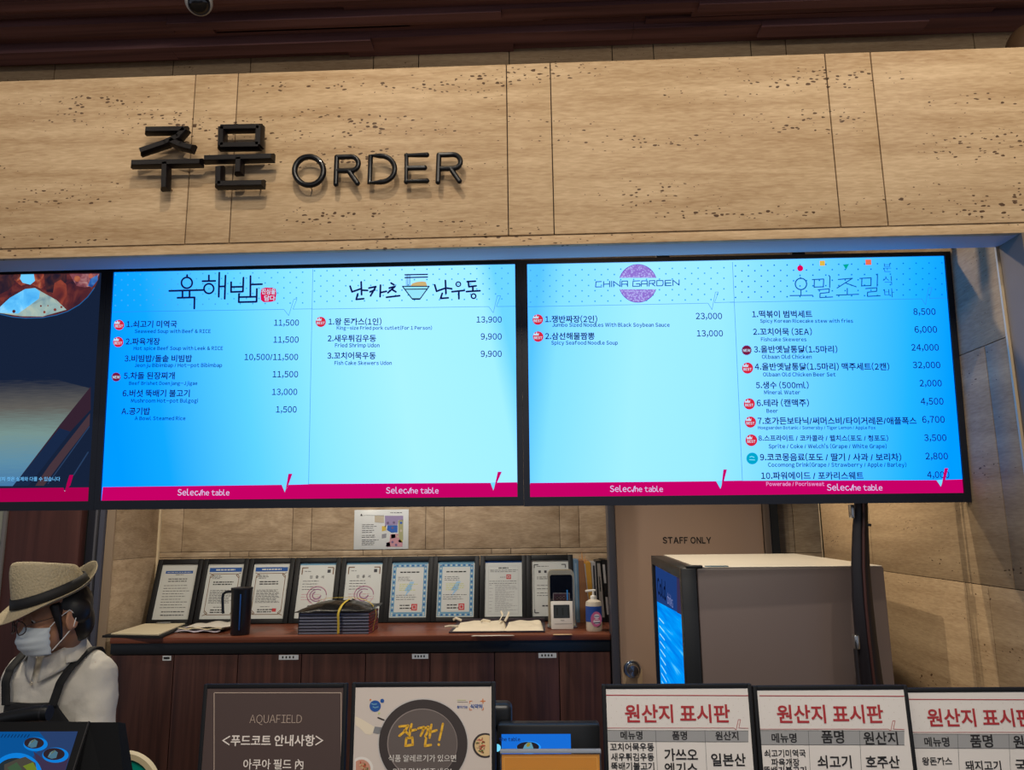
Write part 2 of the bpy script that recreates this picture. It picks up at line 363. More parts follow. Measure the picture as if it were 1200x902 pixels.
# ================================================================== SIGN LETTERS on the stone beam
LET = mat('letter_gloss', (15, 9, 10), .42, coat=.04, spec=.35)
LETB = mat('letter_black', (9, 10, 14), .36, coat=.05, spec=.35)
def fpx(cx, cy, cr): 
    ox, oy, sc = cr; yy = BY0-(.036 if sc > 6 else .027); p = atY(ox+cx/sc, oy+cy/sc, yy); return Vector((p.x, yy, p.z))
def bar(mb, a, b, w, d, m):
    """one chamfered stroke of a built-up letter between two points"""
    a = Vector(a); b = Vector(b); t = (b-a).normalized(); q = Vector((-t.z, 0, t.x)); h = w/2; c = h*.45
    prof = [(-h, .008), (-h, -.002), (-h+c, -.011), (h-c, -.011), (h, -.002), (h, .008)]
    V = []; n = len(prof)
    for base, sg in ((a-t*h*.55, 1), (b+t*h*.55, -1)):
        for (u, y) in prof:
            back = c if y < -.01 else 0
            V.append(base+t*(sg*back)+q*u+Vector((0, y, 0)))
    F = [list(range(n))[::-1], [n+k for k in range(n)]]+[[k, (k+1) % n, n+(k+1) % n, n+k] for k in range(n)]
    mb.add(V, F, m)
def sign_letter(label, strokes, cr, w, d, m, kind='bar', pins=()):
    mb = MB(); allp = [fpx(x, y, cr) for st in strokes for x, y in st]
    cx = sum(p.x for p in allp)/len(allp); cz = sum(p.z for p in allp)/len(allp); base = Vector((cx, BY0, cz))
    root = thing('sign_letter', label, 'sign letter', base, 'raised letters of the order sign')
    for st in strokes:
        P = [fpx(x, y, cr)-base for x, y in st]
        if kind == 'bar':
            for a, c in zip(P, P[1:]): bar(mb, a, c, w, d, m)
        else:
            cl = (Vector(st[0])-Vector(st[-1])).length < 1 and len(st) > 6
            if cl: P = P[:-1]
            mb.tube(P, w/2, m, 12, closed=cl, sq=1.0)
            if not cl:
                for p in P: mb.sphere(p, w/2, m, n=12)
    mb.build('letter_face', root, ang=30)
    for x, y in pins[-1:]: p = fpx(x, y, cr)-base; pb = MB(); pb.tube([(p.x, 0, p.z), (p.x, p.y+.004, p.z)], .0016, mat('pin_beige', (150, 122, 90), .6), 8); pb.build('standoff_pin', root)
K1 = (150, 135, 6.667)
sign_letter('first Korean syllable of the dark raised sign, far left on the stone beam', [[(155, 122), (450, 118)], [(448, 120), (400, 175), (300, 222), (112, 285)], [(340, 205), (420, 240), (505, 262)], [(45, 382), (568, 372)], [(298, 380), (292, 570)]], K1, .0222, .03, LET, pins=[(180, 122), (470, 250), (120, 380), (500, 375), (294, 540)])
sign_letter('second Korean syllable of the dark raised sign with a closed box on top', [[(738, 105), (1030, 100), (1024, 240), (735, 245), (738, 105)], [(612, 345), (1125, 332)], [(872, 345), (868, 450)], [(718, 415), (715, 545), (1050, 538)]], K1, .0222, .03, LET, pins=[(760, 105), (1010, 240), (650, 345), (1080, 335), (1000, 540)])
K2 = (330, 165, 5.217)
arc = lambda cx, cy, rx, ry, a0, a1, n: [(cx+rx*math.cos(R(a0+(a1-a0)*i/n)), cy+ry*math.sin(R(a0+(a1-a0)*i/n))) for i in range(n+1)]
LW = .0132
sign_letter('round raised letter O standing beside the Korean syllables', [arc(168, 184, 88, 87, 0, 360, 40)], K2, LW*1.12, .02, LETB, 'tube', [(168, 97), (168, 271)])
def rr(dx, dy): return [[(332+dx, 265+dy), (338+dx, 100+dy)], [(338+dx, 100+dy), (420+dx, 97+dy)]+arc(424+dx, 140+dy, 46, 43, -90, 90, 10)+[(340+dx, 184+dy)], [(412+dx, 186+dy), (464+dx, 260+dy)]]
sign_letter('raised letter R between the O and the D of the sign', rr(0, 0), K2, LW, .02, LETB, 'tube', [(335, 180), (450, 240)])
sign_letter('raised letter D in the middle of the dark Latin word', [[(538, 258), (545, 92), (600, 92)]+arc(606, 172, 86, 80, -90, 90, 14)+[(538, 258)]], K2, LW, .02, LETB, 'tube', [(540, 180), (690, 172)])
sign_letter('raised letter E between the D and the last R of the sign', [[(888, 86), (764, 90), (762, 250), (888, 245)], [(764, 167), (875, 165)]], K2, LW, .02, LETB, 'tube', [(764, 120), (764, 225)])
sign_letter('raised letter R ending the dark sign at its right', rr(624, -13), K2, LW, .02, LETB, 'tube', [(958, 170), (1074, 228)])

# ================================================================== DOME CAMERA on the timber ceiling
p = atZ(233, 2, 3.56)
t = thing('security_camera', 'white round security camera hanging under the dark timber ceiling', 'camera', (p.x, p.y, 3.615))
b = MB(); b.lathe([(0, .03), (.055, .03), (.056, -.018), (.03, -.024), (0, -.024)], WHITE, 28); b.build('mounting_plate', t)
b = MB(); b.sphere((0, 0, -.055), .05, WHITE, n=28); b.build('ball_housing', t)
dv = (EYE-Vector((p.x, p.y, 3.56))).normalized(); dv = (dv+Vector((.05, 0, -.35))).normalized()
Q = dv.to_track_quat('Z', 'Y').to_matrix().to_4x4(); Q.translation = (0, 0, -.055)
b = MB(); b.lathe([(.036, .034), (.036, .038), (.033, .042), (.02, .05), (.0, .052)], mat('lens_black', (12, 14, 20), .08, coat=1), 28, Q); b.build('lens_window', t)
b = MB(); b.lathe([(.040, .030), (.040, .036), (.037, .040), (.035, .036), (.035, .03)], mat('lens_rim', (70, 70, 76), .3), 28, Q); b.build('lens_ring', t)

# brown domed fitting above the beam's right end
p = atY(1208, 57, 2.4)
t = thing('domed_lamp', 'brown domed lamp body behind the right end of the stone beam', 'lamp', (p.x, 2.4, 2.79))
b = MB(); b.lathe([(.075, 0), (.075, p.z-2.79)]+[(.075*math.cos(R(a)), p.z-2.79+.085*math.sin(R(a))) for a in range(10, 91, 10)], mat('lamp_brown', (96, 72, 50), .5, noise=.2, scale=40), 32); b.build('lamp_body', t)
b = MB(); b.lathe([(.09, 0), (.09, .015), (.078, .02)], BLKM, 32); b.build('lamp_base', t)

# ================================================================== MENU SCREENS
NAVY = emat('ink_navy', (14, 34, 78)); INKT = emat('ink_teal', (0, 66, 104)); PINK = emat('band_pink', (200, 0, 102)); PINKD = emat('band_pink_dim', (170, 0, 78))
INKD = emat('ink_dark', (14, 26, 74)); LOGOW = emat('footer_text', (214, 200, 244)); HAIR = emat('hairline', (44, 130, 190))
RED = emat('badge_red', (214, 40, 62)); BW = emat('badge_white', (196, 224, 250)); MAR = emat('badge_maroon', (120, 24, 64)); TEAL = emat('badge_teal', (0, 168, 206))
DOT = emat('dots', (66, 170, 226)); DOT2 = emat('dots_deep', (0, 128, 216)); CY = emat('notch_cyan', (120, 220, 255))
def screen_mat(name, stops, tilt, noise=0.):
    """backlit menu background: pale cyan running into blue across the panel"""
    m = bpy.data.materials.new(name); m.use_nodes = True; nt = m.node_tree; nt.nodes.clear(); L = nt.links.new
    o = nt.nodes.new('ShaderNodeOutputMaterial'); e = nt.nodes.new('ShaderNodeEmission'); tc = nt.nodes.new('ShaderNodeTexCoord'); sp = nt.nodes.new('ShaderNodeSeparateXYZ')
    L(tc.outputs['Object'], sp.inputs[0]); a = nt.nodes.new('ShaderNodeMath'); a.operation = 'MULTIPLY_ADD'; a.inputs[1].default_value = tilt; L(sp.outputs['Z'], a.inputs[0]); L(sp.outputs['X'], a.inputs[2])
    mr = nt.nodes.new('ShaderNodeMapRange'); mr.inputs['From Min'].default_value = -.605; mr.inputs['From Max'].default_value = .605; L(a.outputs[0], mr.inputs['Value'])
    r = ramp(nt, [(p, (lin(c)[0], lin(c)[1], lin(c)[2]*1.55, 1)) for p, c in stops]); L(mr.outputs[0], r.inputs[0]); L(r.outputs[0], e.inputs[0]); L(e.outputs[0], o.inputs[0]); return m  # off-angle colour shift of the panel is put into this emission ramp
SW, SH = 1.21, .681
def tv(x, z, label, dz=0):
    M = Matrix.Translation((x, 2.192, z)) @ Matrix.Rotation(R(3.0), 4, 'X') @ Matrix.Rotation(R(.27), 4, 'Y')
    t = thing('menu_screen', label, 'menu screen', M, 'menu screens under the stone beam')
    b = MB(); w, h = SW/2, SH/2; ow, ot, ob = .0177, .012, .026
    for x0, x1, z0, z1 in ((-w-ow, -w, -h-ob, h+ot), (w, w+ow, -h-ob, h+ot), (-w, w, h, h+ot), (-w, w, -h-ob, -h)):
        b.box(x0, x1, -.006, .012, z0, z1, mat('bezel_black', (11, 16, 30), .4))
    b.build('bezel', t)
    b = MB(); b.box(-w-.015, w+.015, .0121, .03, -h-.024, h+.011, BLKM, .004); b.build('housing', t)
    b = MB()
    for sx in (-.2, .2): b.box(sx-.02, sx+.02, .0302, .045, -.2, .68, BLKM, .003)
    b.build('mounting_bracket', t)
    return t, Sheet(M, 0.0)
def check(s, band, nt, ym, col=PINK):
    """footer band with its tick-shaped notch: band = (x0,y0,x1,y1,yb0,yb1)"""
    pass
def badge(s, x, y, r=18, kind='best'):
    if kind == 'best':
        s.disc(x, y, r, RED, 2); s.poly([(x-16, y-4), (x-15, y-13), (x-9, y-9), (x-5, y-17), (x-1, y-8), (x+3, y-14), (x+2, y-4)], BW, 3); s.text('BEST', x-14, x+14, y+8, BW, .03, 3)
    elif kind == 'new': s.star(x, y, r, MAR, 2); s.text('NEW', x-12, x+13, y+5, BW, .03, 3)
    else:
        s.disc(x, y, r, TEAL, 2); s.stroke([(x-8, y-5), (x-2, y-7), (x+6, y-4)], 3, CY, 3); s.stroke([(x-9, y+4), (x+8, y+5)], 3, CY, 3)
def rows(s, items, bold=.02):
    for name, price, sub, bd in items:
        s.text(name[0], name[1], name[2], name[3], NAVY, bold, 2)
        if price: s.text(price[0], price[1], price[2], price[3], NAVY, .013, 2)
        if sub: s.text(sub[0], sub[1], sub[2], sub[3], sub[4] if len(sub) > 4 else INKT, .022, 2)
        if bd: badge(s, *bd)
def dots(s, x0, x1, y0, y1, sk, m, step=44):
    j = 0; y = y0
    while y < y1:
        x = x0+(step*.5 if j % 2 else 0)
        while x < x1:
            s.disc(x, y+sk*(x-x0), 2.8, m, 1, n=8); x += step
        y += step*.41; j += 1
def headline(s, P): s.stroke(P, 1.3, HAIR, 2, False)
def footer(s, top, tick, bot, tx, base):
    x0, ya, x1, yb = top; c0, c1, c2, c3, c4 = tick; b0, b1 = bot
    s.poly([(x0, ya), (c0[0], c0[1]), (c1[0], c1[1]), (c4[0], c4[1]), (x1, yb), (x1+6, b1+8), (x0-6, b0+8)], PINK, 1)
    s.poly([c1, (c1[0]+4, c1[1]-12), c2, c3, c4], PINK, 3)
    s.poly([c0, c1, (c4[0]-3, c4[1]), (c1[0]+5, c0[1]-2)], CY, 2)
    s.text('Selec', tx[0], tx[0]+(tx[1]-tx[0])*.40, base, LOGOW, .008, 4); a = tx[0]+(tx[1]-tx[0])*.41; w = tx[1]-tx[0]
    s.stroke([(a, base-6), (a+w*.025, base), (a+w*.05, base-17)], 3, LOGOW, 4); s.text('he table', a+w*.06, tx[1], base, LOGOW, .008, 4)
def screen_bg(s, m):
    n = 24
    s.mb.grid(lambda u, v: (-SW/2+u*SW, s.y, -SH/2+v*SH), n, 2, m)

# --- screen at centre-left
t2, s = tv(-.669, 2.019, 'wall menu screen left of the middle gap, rice and cutlet menus on cyan')
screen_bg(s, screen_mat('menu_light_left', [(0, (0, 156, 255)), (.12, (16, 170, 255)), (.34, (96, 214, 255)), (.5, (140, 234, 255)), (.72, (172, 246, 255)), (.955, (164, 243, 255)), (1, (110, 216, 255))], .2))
s.crop(120, 300, 3.008)
dots(s, 46, 728, 66, 182, -.014, DOT)
rows(s, [(('1.쇠고기 미역국', 85, 263, 250), ('11,500', 605, 693, 245), ('Seaweed Soup with Beef & RICE', 114, 382, 271), (59, 243)),
 (('2.파육개장', 82, 203, 311), ('11,500', 603, 692, 305), ('Hot spice Beef Soup with Leek & RICE', 110, 425, 331), (56, 303)),
 (('3.비빔밥/돌솥 비빔밥', 78, 316, 371), ('10,500/11,500', 501, 690, 366), ('Jeonju Bibimbap / Hot-pot Bibimbap', 113, 422, 391), None),
 (('5.차돌 된장찌개', 75, 255, 432), ('11,500', 600, 690, 427), ('Beef Brishet Doenjang-Jjigae', 94, 335, 454), (49, 426, 17, 'new')),
 (('6.버섯 뚝배기 불고기', 71, 308, 494), ('13,000', 598, 687, 489), ('Mushroom Hot-pot Bulgogi', 101, 337, 516), None),
 (('A.공기밥', 67, 168, 557), ('1,500', 612, 685, 551), ('A Bowl Steamed Rice', 114, 293, 578), None)])
headline(s, [(36, 197), (640, 188), (657, 210), (675, 152), (686, 152), (672, 187), (741, 186)]); headline(s, [(742, 46), (727, 806)])
footer(s, (2, 814, 727, 804), ((632, 806), (643, 832), (656, 767), (670, 767), (656, 806)), (863, 854), (265, 448), 843)
s.crop(180, 310, 6.316); w = 14
for P in ([(249, 78), (249, 95)], [(117, 195), (375, 188)], [(215, 195), (215, 242)], [(267, 195), (267, 242)], [(178, 246), (304, 243), (302, 325)], [(410, 80), (410, 120)], [(363, 123), (457, 121)], [(487, 60), (483, 238)], [(533, 82), (527, 253)], [(485, 163), (530, 161)],
  [(575, 130), (574, 203), (662, 200), (666, 97)], [(575, 166), (663, 164)], [(718, 85), (717, 240)], [(718, 148), (803, 145)], [(633, 217), (631, 278), (763, 275), (765, 180)], [(633, 241), (763, 238)]): s.stroke(P, w, INKD, 3)
s.ring(247, 135, 40, 13, INKD, 3); s.ring(410, 178, 36, 13, INKD, 3)
s.poly([(800, 178), (830, 170), (880, 172), (905, 180), (910, 215), (902, 268), (870, 276), (815, 278), (795, 262), (792, 215)], emat('seal_red', (214, 22, 82)), 3)
s.text('진심을', 800, 902, 216, BW, .02, 4, h=42); s.text('담다', 820, 900, 264, BW, .02, 4, h=42)
s.crop(360, 300, 3.008); dots(s, 26, 728, 52, 176, -.014, DOT)
rows(s, [(('1.왕 돈까스(1인)', 75, 262, 241), ('13,900', 597, 686, 234), ('King-size Fried pork cutlet(For 1 Person)', 104, 440, 259), (48, 232)),
 (('2.새우튀김우동', 72, 243, 300), ('9,900', 612, 686, 294), ('Fried Shrimp Udon', 98, 255, 321), None),
 (('3.꼬치어묵우동', 71, 242, 361), ('9,900', 612, 686, 355), ('Fish Cake Skewers Udon', 96, 298, 383), None)])
headline(s, [(19, 187), (640, 178), (656, 200), (670, 140), (682, 140), (667, 178), (735, 177)])
footer(s, (4, 803, 740, 797), ((646, 799), (656, 826), (672, 760), (686, 760), (669, 798)), (856, 847), (278, 463), 836)
s.crop(390, 310, 6.0); w = 13
for P in ([(122, 152), (136, 192), (192, 172)], [(200, 122), (203, 212)], [(205, 180), (245, 182)], [(176, 206), (165, 245), (218, 240)],
  [(254, 165), (303, 155), (266, 220)], [(262, 192), (296, 178)], [(336, 145), (333, 226)], [(336, 197), (377, 188)], [(410, 130), (430, 142)], [(397, 165), (438, 154), (388, 198)], [(418, 176), (444, 192)], [(378, 230), (470, 219)],
  [(717, 143), (730, 188), (785, 168)], [(792, 112), (796, 203)], [(797, 165), (836, 170)], [(770, 202), (758, 238), (812, 234)], [(838, 191), (925, 182)], [(886, 188), (887, 240)],
  [(945, 120), (1003, 117)], [(953, 120), (957, 156), (1008, 150)], [(985, 157), (985, 184)], [(940, 190), (1035, 184)]): s.stroke(P, w, INKD, 3)
s.ring(883, 138, 16, 9, INKD, 3); s.ring(990, 222, 16, 10, INKD, 3)
s.stroke([(508, 72), (666, 69)], 9, INKD, 3); s.stroke([(508, 92), (666, 88)], 9, INKD, 3)
for x in (517, 526, 535, 544): s.stroke([(x, 74), (x, 150)], 3, INKT, 2, False)
s.poly([(546, 150), (560, 132), (590, 122), (630, 118), (655, 122), (664, 150)], emat('rice_tan', (206, 178, 120)), 2)
s.poly([(490, 153), (678, 153), (615, 240), (557, 240)], emat('bowl_fill', (150, 230, 252)), 2)
s.stroke([(490, 153), (678, 153), (615, 240), (557, 240), (490, 153)], 7, INKD, 3); s.stroke([(510, 174), (660, 172)], 7, INKD, 3); s.stroke([(562, 243), (612, 243)], 10, INKD, 3)
s.build('screen', t2)

# --- screen at right
t3, s = tv(.577, 2.012, 'wall menu screen at right, noodle and snack menus on cyan and blue')
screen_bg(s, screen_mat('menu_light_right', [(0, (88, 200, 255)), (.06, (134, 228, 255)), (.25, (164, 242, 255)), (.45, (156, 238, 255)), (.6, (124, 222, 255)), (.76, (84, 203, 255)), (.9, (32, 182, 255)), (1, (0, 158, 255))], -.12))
s.crop(610, 290, 2.912)
dots(s, 34, 716, 78, 196, -.014, DOT)
rows(s, [(('1.쟁반짜장(2인)', 84, 262, 254), ('23,000', 598, 688, 244), ('Jumbo Sized Noodles With Black Soybean Sauce', 108, 509, 270), (59, 246)),
 (('2.삼선해물짬뽕', 84, 253, 312), ('13,000', 602, 691, 303), ('Spicy Seafood Noodle Soup', 105, 332, 331), (60, 304))])
headline(s, [(26, 202), (640, 190), (653, 212), (665, 152), (675, 152), (662, 188), (728, 186)]); headline(s, [(723, 50), (757, 797)])
footer(s, (33, 803, 757, 795), ((667, 797), (682, 823), (692, 757), (704, 757), (694, 796)), (854, 845), (305, 486), 833)
s.crop(680, 305, 8.571)
m = bpy.data.materials.new('lattice_purple'); m.use_nodes = True; nt = m.node_tree; nt.nodes.clear(); o_ = nt.nodes.new('ShaderNodeOutputMaterial'); e_ = nt.nodes.new('ShaderNodeEmission'); v_ = nt.nodes.new('ShaderNodeTexVoronoi'); v_.inputs['Scale'].default_value = 190
tc_ = nt.nodes.new('ShaderNodeTexCoord'); r_ = ramp(nt, [(.2, lin((186, 186, 250))), (.62, lin((146, 116, 212)))]); nt.links.new(tc_.outputs['Object'], v_.inputs['Vector']); nt.links.new(v_.outputs['Distance'], r_.inputs[0]); nt.links.new(r_.outputs[0], e_.inputs[0]); nt.links.new(e_.outputs[0], o_.inputs[0])
s.disc(578, 232, 192, m, 2, 24, a0=197, a1=343); s.disc(578, 232, 192, m, 2, 24, a0=18, a1=162)
PUR = emat('rim_purple', (110, 60, 170)); s.stroke(arc(578, 232, 190, 190, 197, 343, 24), 6, PUR, 3, False); s.stroke(arc(578, 232, 190, 190, 18, 162, 24), 6, PUR, 3, False)
LB = emat('logo_blue', (26, 88, 150))
for P in ([(212, 214), (158, 216), (153, 268), (214, 267)], [(235, 214), (233, 268)], [(294, 210), (295, 267)], [(234, 241), (295, 238)], [(314, 210), (314, 266)], [(335, 266), (333, 212), (402, 263), (400, 208)], [(416, 265), (418, 210), (474, 208), (475, 263)], [(417, 241), (474, 239)],
  [(597, 206), (530, 209), (527, 262), (598, 260), (597, 236), (562, 237)], [(612, 261), (616, 207), (672, 206), (672, 260)], [(614, 238), (672, 236)], [(690, 260), (693, 206), (748, 204), (747, 230), (692, 234)], [(722, 233), (750, 258)], [(768, 204), (768, 257), (822, 256), (832, 240), (830, 204), (768, 204)], [(912, 200), (852, 203), (852, 255), (914, 254)], [(852, 229), (908, 227)], [(930, 254), (930, 200), (992, 250), (992, 197)]): s.stroke(P, 9, LB, 4)
s.crop(855, 290, 2.910)
dots(s, 20, 748, 62, 176, -.014, DOT2)
rows(s, [(('1.떡볶이 범벅세트', 77, 282, 237), ('8,500', 627, 703, 229), ('Spicy Korean Ricecake stew with fries', 104, 421, 256), None),
 (('2.꼬치어묵 (3EA)', 80, 281, 297), ('6,000', 631, 708, 290), ('Fishcake Skeweres', 107, 262, 319), None),
 (('3.올반옛날통닭(1.5마리)', 83, 368, 357), ('24,000', 620, 714, 351), ('Olbaan Old Chicken', 110, 280, 379), (58, 350, 18, 'new')),
 (('4.올반옛날통닭(1.5마리) 맥주세트(2캔)', 86, 545, 416), ('32,000', 625, 719, 411), ('Olbaan Old Chicken Beer Set', 114, 362, 439), (61, 411, 19)),
 (('5.생수 (500ml)', 90, 270, 479), ('2,000', 648, 724, 473), ('Mineral Water', 118, 241, 500), None),
 (('6.테라 (캔맥주)', 93, 271, 540), ('4,500', 652, 730, 535), ('Beer', 126, 165, 563), (67, 533, 19)),
 (('7.호가든보타닉/써머스비/타이거레몬/애플폭스', 96, 638, 601), ('6,700', 657, 734, 597), ('Hoegaarden Botanic / Somersby / Tiger Lemon / Apple Fox', 97, 498, 619), (71, 595, 19)),
 (("8.스프라이트 / 코카콜라 / 웰치스(포도 / 청포도)", 99, 541, 658), ('3,500', 664, 740, 659), ("Sprite / Coke / Welch's (Grape / White Grape)", 133, 536, 684), (74, 657, 20)),
 (('9.코코몽음료(포도 / 딸기 / 사과 / 보리차)', 104, 586, 725), ('2,800', 668, 745, 722), ('Cocomong Drink(Grape / Strawberry / Apple / Barley)', 131, 603, 747), (77, 719, 20, 'teal')),
 (('10.파워에이드 / 포카리스웨트', 108, 457, 788), ('4,000', 674, 750, 785), ('Powerade / Pocrisweat', 125, 323, 812, emat('pale_pink', (232, 150, 214))), None)])
headline(s, [(0, 187), (655, 175), (668, 195), (678, 137), (690, 137), (680, 173), (745, 172)])
footer(s, (20, 795, 795, 790), ((705, 793), (720, 815), (733, 752), (745, 752), (735, 792)), (846, 838), (332, 521), 828)
s.crop(900, 300, 5.714); w = 7; LT = emat('logo_teal', (14, 92, 158))
s.ring(220, 187, 38, 8, LT, 3)
for P in ([(216, 143), (219, 152)], [(220, 227), (220, 262)], [(147, 265), (298, 263)],
  [(470, 157), (565, 149), (462, 214)], [(522, 182), (590, 206)], [(530, 217), (530, 258)], [(457, 262), (606, 256)]): s.stroke(P, w, LT, 3)
for dx, dy in ((0, 0), (318, -8)):
    for P in ([(310, 158), (308, 210)], [(296, 158), (372, 154), (370, 208)], [(308, 208), (370, 206)], [(406, 130), (414, 138), (412, 210)], [(335, 226), (410, 220), (408, 244), (348, 250), (347, 278), (432, 274)]): s.stroke([(x+dx, y+dy) for x, y in P], w, LT, 3)
s.text('분', 772, 826, 103, LT, -.01, 3, h=60); s.text('식', 770, 830, 188, LT, -.01, 3, h=62); s.text('바', 780, 846, 272, LT, -.01, 3, h=62)
s.disc(215, 82, 20, emat('dot_red', (226, 0, 84)), 3); s.poly([(345, 32), (380, 31), (381, 65), (346, 66)], emat('square_yellow', (226, 186, 74)), 3)
s.poly([(500, 56), (543, 53), (522, 91)], emat('triangle_green', (0, 170, 150)), 3); s.poly([(651, 24), (690, 23), (692, 59), (653, 60)], emat('square_orange', (238, 110, 76)), 3)
s.build('screen', t3)

# --- screen at far left, showing a soup photograph
t1, s = tv(-1.915, 2.024, 'wall screen cut off at far left showing a dark soup bowl')
P1 = emat('pic_dark', (22, 34, 58)); screen_bg(s, P1)
m = bpy.data.materials.new('pic_table'); m.use_nodes = True; nt = m.node_tree; nt.nodes.clear(); o_ = nt.nodes.new('ShaderNodeOutputMaterial'); e_ = nt.nodes.new('ShaderNodeEmission'); L = nt.links.new
tc_ = nt.nodes.new('ShaderNodeTexCoord'); sp_ = nt.nodes.new('ShaderNodeSeparateXYZ'); mp_ = nt.nodes.new('ShaderNodeMapping'); mp_.inputs['Scale'].default_value = (6, 1, 120); mp_.inputs['Rotation'].default_value = (0, .2, 0); n_ = nt.nodes.new('ShaderNodeTexNoise'); n_.inputs['Scale'].default_value = 3
L(tc_.outputs['Object'], sp_.inputs[0]); L(tc_.outputs['Object'], mp_.inputs[0]); L(mp_.outputs[0], n_.inputs['Vector']); ma_ = nt.nodes.new('ShaderNodeMath'); ma_.operation = 'MULTIPLY_ADD'; ma_.inputs[1].default_value = .05; L(n_.outputs['Fac'], ma_.inputs[0]); L(sp_.outputs['Z'], ma_.inputs[2])
mr_ = nt.nodes.new('ShaderNodeMapRange'); mr_.inputs['From Min'].default_value = -.31; mr_.inputs['From Max'].default_value = .045; L(ma_.outputs[0], mr_.inputs['Value'])
r_ = ramp(nt, [(0, lin((44, 104, 168))), (.3, lin((92, 140, 166))), (.55, lin((118, 146, 142))), (.76, lin((96, 94, 90))), (1.0, lin((22, 34, 58)))]); L(mr_.outputs[0], r_.inputs[0]); L(r_.outputs[0], e_.inputs[0]); L(e_.outputs[0], o_.inputs[0])
s.crop(0, 310, 6.014)
w0, h0 = SW/2, SH/2
def rim(dy): return [(-500, 60+dy), (-300, 200+dy), (-150, 300+dy), (0, 345+dy), (90, 366+dy), (180, 374+dy), (300, 371+dy), (400, 352+dy), (480, 326+dy), (560, 280+dy), (620, 225+dy), (668, 160+dy), (700, 90+dy), (702, 62)]
def picnoise(name, cols, sc):
    m = bpy.data.materials.new(name); m.use_nodes = True; nt = m.node_tree; nt.nodes.clear(); L = nt.links.new; o_ = nt.nodes.new('ShaderNodeOutputMaterial'); e_ = nt.nodes.new('ShaderNodeEmission'); tc_ = nt.nodes.new('ShaderNodeTexCoord'); n_ = nt.nodes.new('ShaderNodeTexNoise'); n_.inputs['Scale'].default_value = sc; n_.inputs['Detail'].default_value = 4; n_.inputs['Distortion'].default_value = 1.2
    r_ = ramp(nt, [(.28+.44*i/(len(cols)-1), lin(c)) for i, c in enumerate(cols)]); L(tc_.outputs['Object'], n_.inputs['Vector']); L(n_.outputs['Fac'], r_.inputs[0]); L(r_.outputs[0], e_.inputs[0]); L(e_.outputs[0], o_.inputs[0]); _mats[name] = m; return m
for nm, cols, sc in (('pic_shadow', [(24, 24, 44), (52, 34, 44), (92, 48, 44)], 22), ('pic_orange', [(70, 36, 44), (140, 62, 50), (196, 120, 84)], 26), ('pic_chili', [(70, 34, 44), (112, 48, 46), (150, 70, 54)], 18), ('pic_pink', [(70, 40, 58), (136, 76, 84), (188, 140, 140)], 30), ('pic_tofu', [(120, 150, 160), (152, 178, 176), (176, 192, 178)], 24), ('pic_tofu_light', [(70, 170, 240), (100, 198, 255), (160, 222, 255)], 16), ('pic_blue', [(28, 60, 120), (44, 96, 170), (90, 140, 200)], 30)): picnoise(nm, cols, sc)
FOOD = picnoise('pic_broth', [(44, 28, 44), (84, 38, 44), (120, 58, 52)], 20); s.poly(rim(0)+[(-500, 60)], FOOD, 1)
s.poly([(0, 150), (0, 70), (160, 66), (120, 110), (60, 180), (0, 210)], emat('pic_shadow', (40, 30, 44)), 2)
s.poly([(310, 66), (470, 66), (470, 120), (380, 200), (330, 190)], emat('pic_shadow', (40, 30, 44)), 2)
s.poly([(90, 66), (310, 66), (318, 150), (290, 170), (200, 130), (150, 150), (100, 110)], emat('pic_orange', (150, 66, 52)), 2)
s.poly([(150, 68), (240, 68), (248, 115), (215, 142), (160, 128), (142, 100)], emat('pic_cyan', (110, 206, 255)), 3)
s.poly([(370, 230), (385, 130), (430, 105), (468, 140), (480, 260), (430, 300)], emat('pic_chili', (112, 48, 46)), 3)
s.poly([(490, 66), (700, 66), (660, 150), (600, 160), (540, 150)], emat('pic_pink', (146, 84, 92)), 2); s.poly([(640, 100), (690, 72), (690, 110), (650, 160), (620, 150)], emat('pic_blue', (44, 96, 170)), 3); s.disc(545, 100, 22, emat('pic_orange', (150, 66, 52)), 3, 12); s.disc(640, 80, 16, emat('pic_rust', (184, 100, 84)), 3, 12)
s.poly([(0, 310), (70, 235), (180, 172), (250, 164), (300, 195), (400, 250), (470, 318), (300, 366), (150, 364), (0, 342)], emat('pic_tofu', (150, 176, 176)), 3)
s.poly([(0, 300), (70, 235), (180, 172), (248, 166), (284, 192), (276, 240), (180, 310), (130, 345), (0, 340)], emat('pic_tofu_light', (96, 196, 255)), 4)
for x, y, r in ((290, 292, 7), (315, 335, 9), (390, 318, 10), (435, 300, 8), (100, 330, 12), (340, 290, 5), (20, 245, 16)): s.disc(x, y, r, emat('pic_chili', (112, 48, 46)), 5, 10)
s.stroke(rim(4)[:-2], 6, emat('pic_rim', (30, 92, 150)), 5)
TB = m
s.poly([(-900, 560), (-300, 640), (0, 705), (90, 745), (200, 762), (330, 790), (480, 832), (640, 872), (520, 1040), (300, 1300), (90, 1560), (-1300, 1560), (-1300, 560)], TB, 1)
s.crop(0, 450, 6.014)
s.poly([(640, 18), (640, 180), (500, 330), (100, 716), (95, 716), (420, 290)], emat('pic_edge', (52, 34, 48)), 2); s.poly([(420, 310), (500, 335), (270, 630), (200, 716), (95, 716)], emat('pic_strip', (24, 40, 70)), 3)
s.poly([(636, 205), (632, 290), (470, 500), (310, 716), (250, 716), (350, 570)], emat('pic_brown', (70, 52, 60)), 3); s.stroke([(630, 300), (340, 700)], 7, emat('pic_line', (40, 62, 96)), 3); s.stroke([(622, 480), (520, 640)], 9, emat('pic_line', (60, 64, 92)), 3)
s.text('상기 이미지 컷은 실제와 다를 수 있습니다', -110, 425, 680, emat('note_text', (110, 190, 246)), .01, 4)
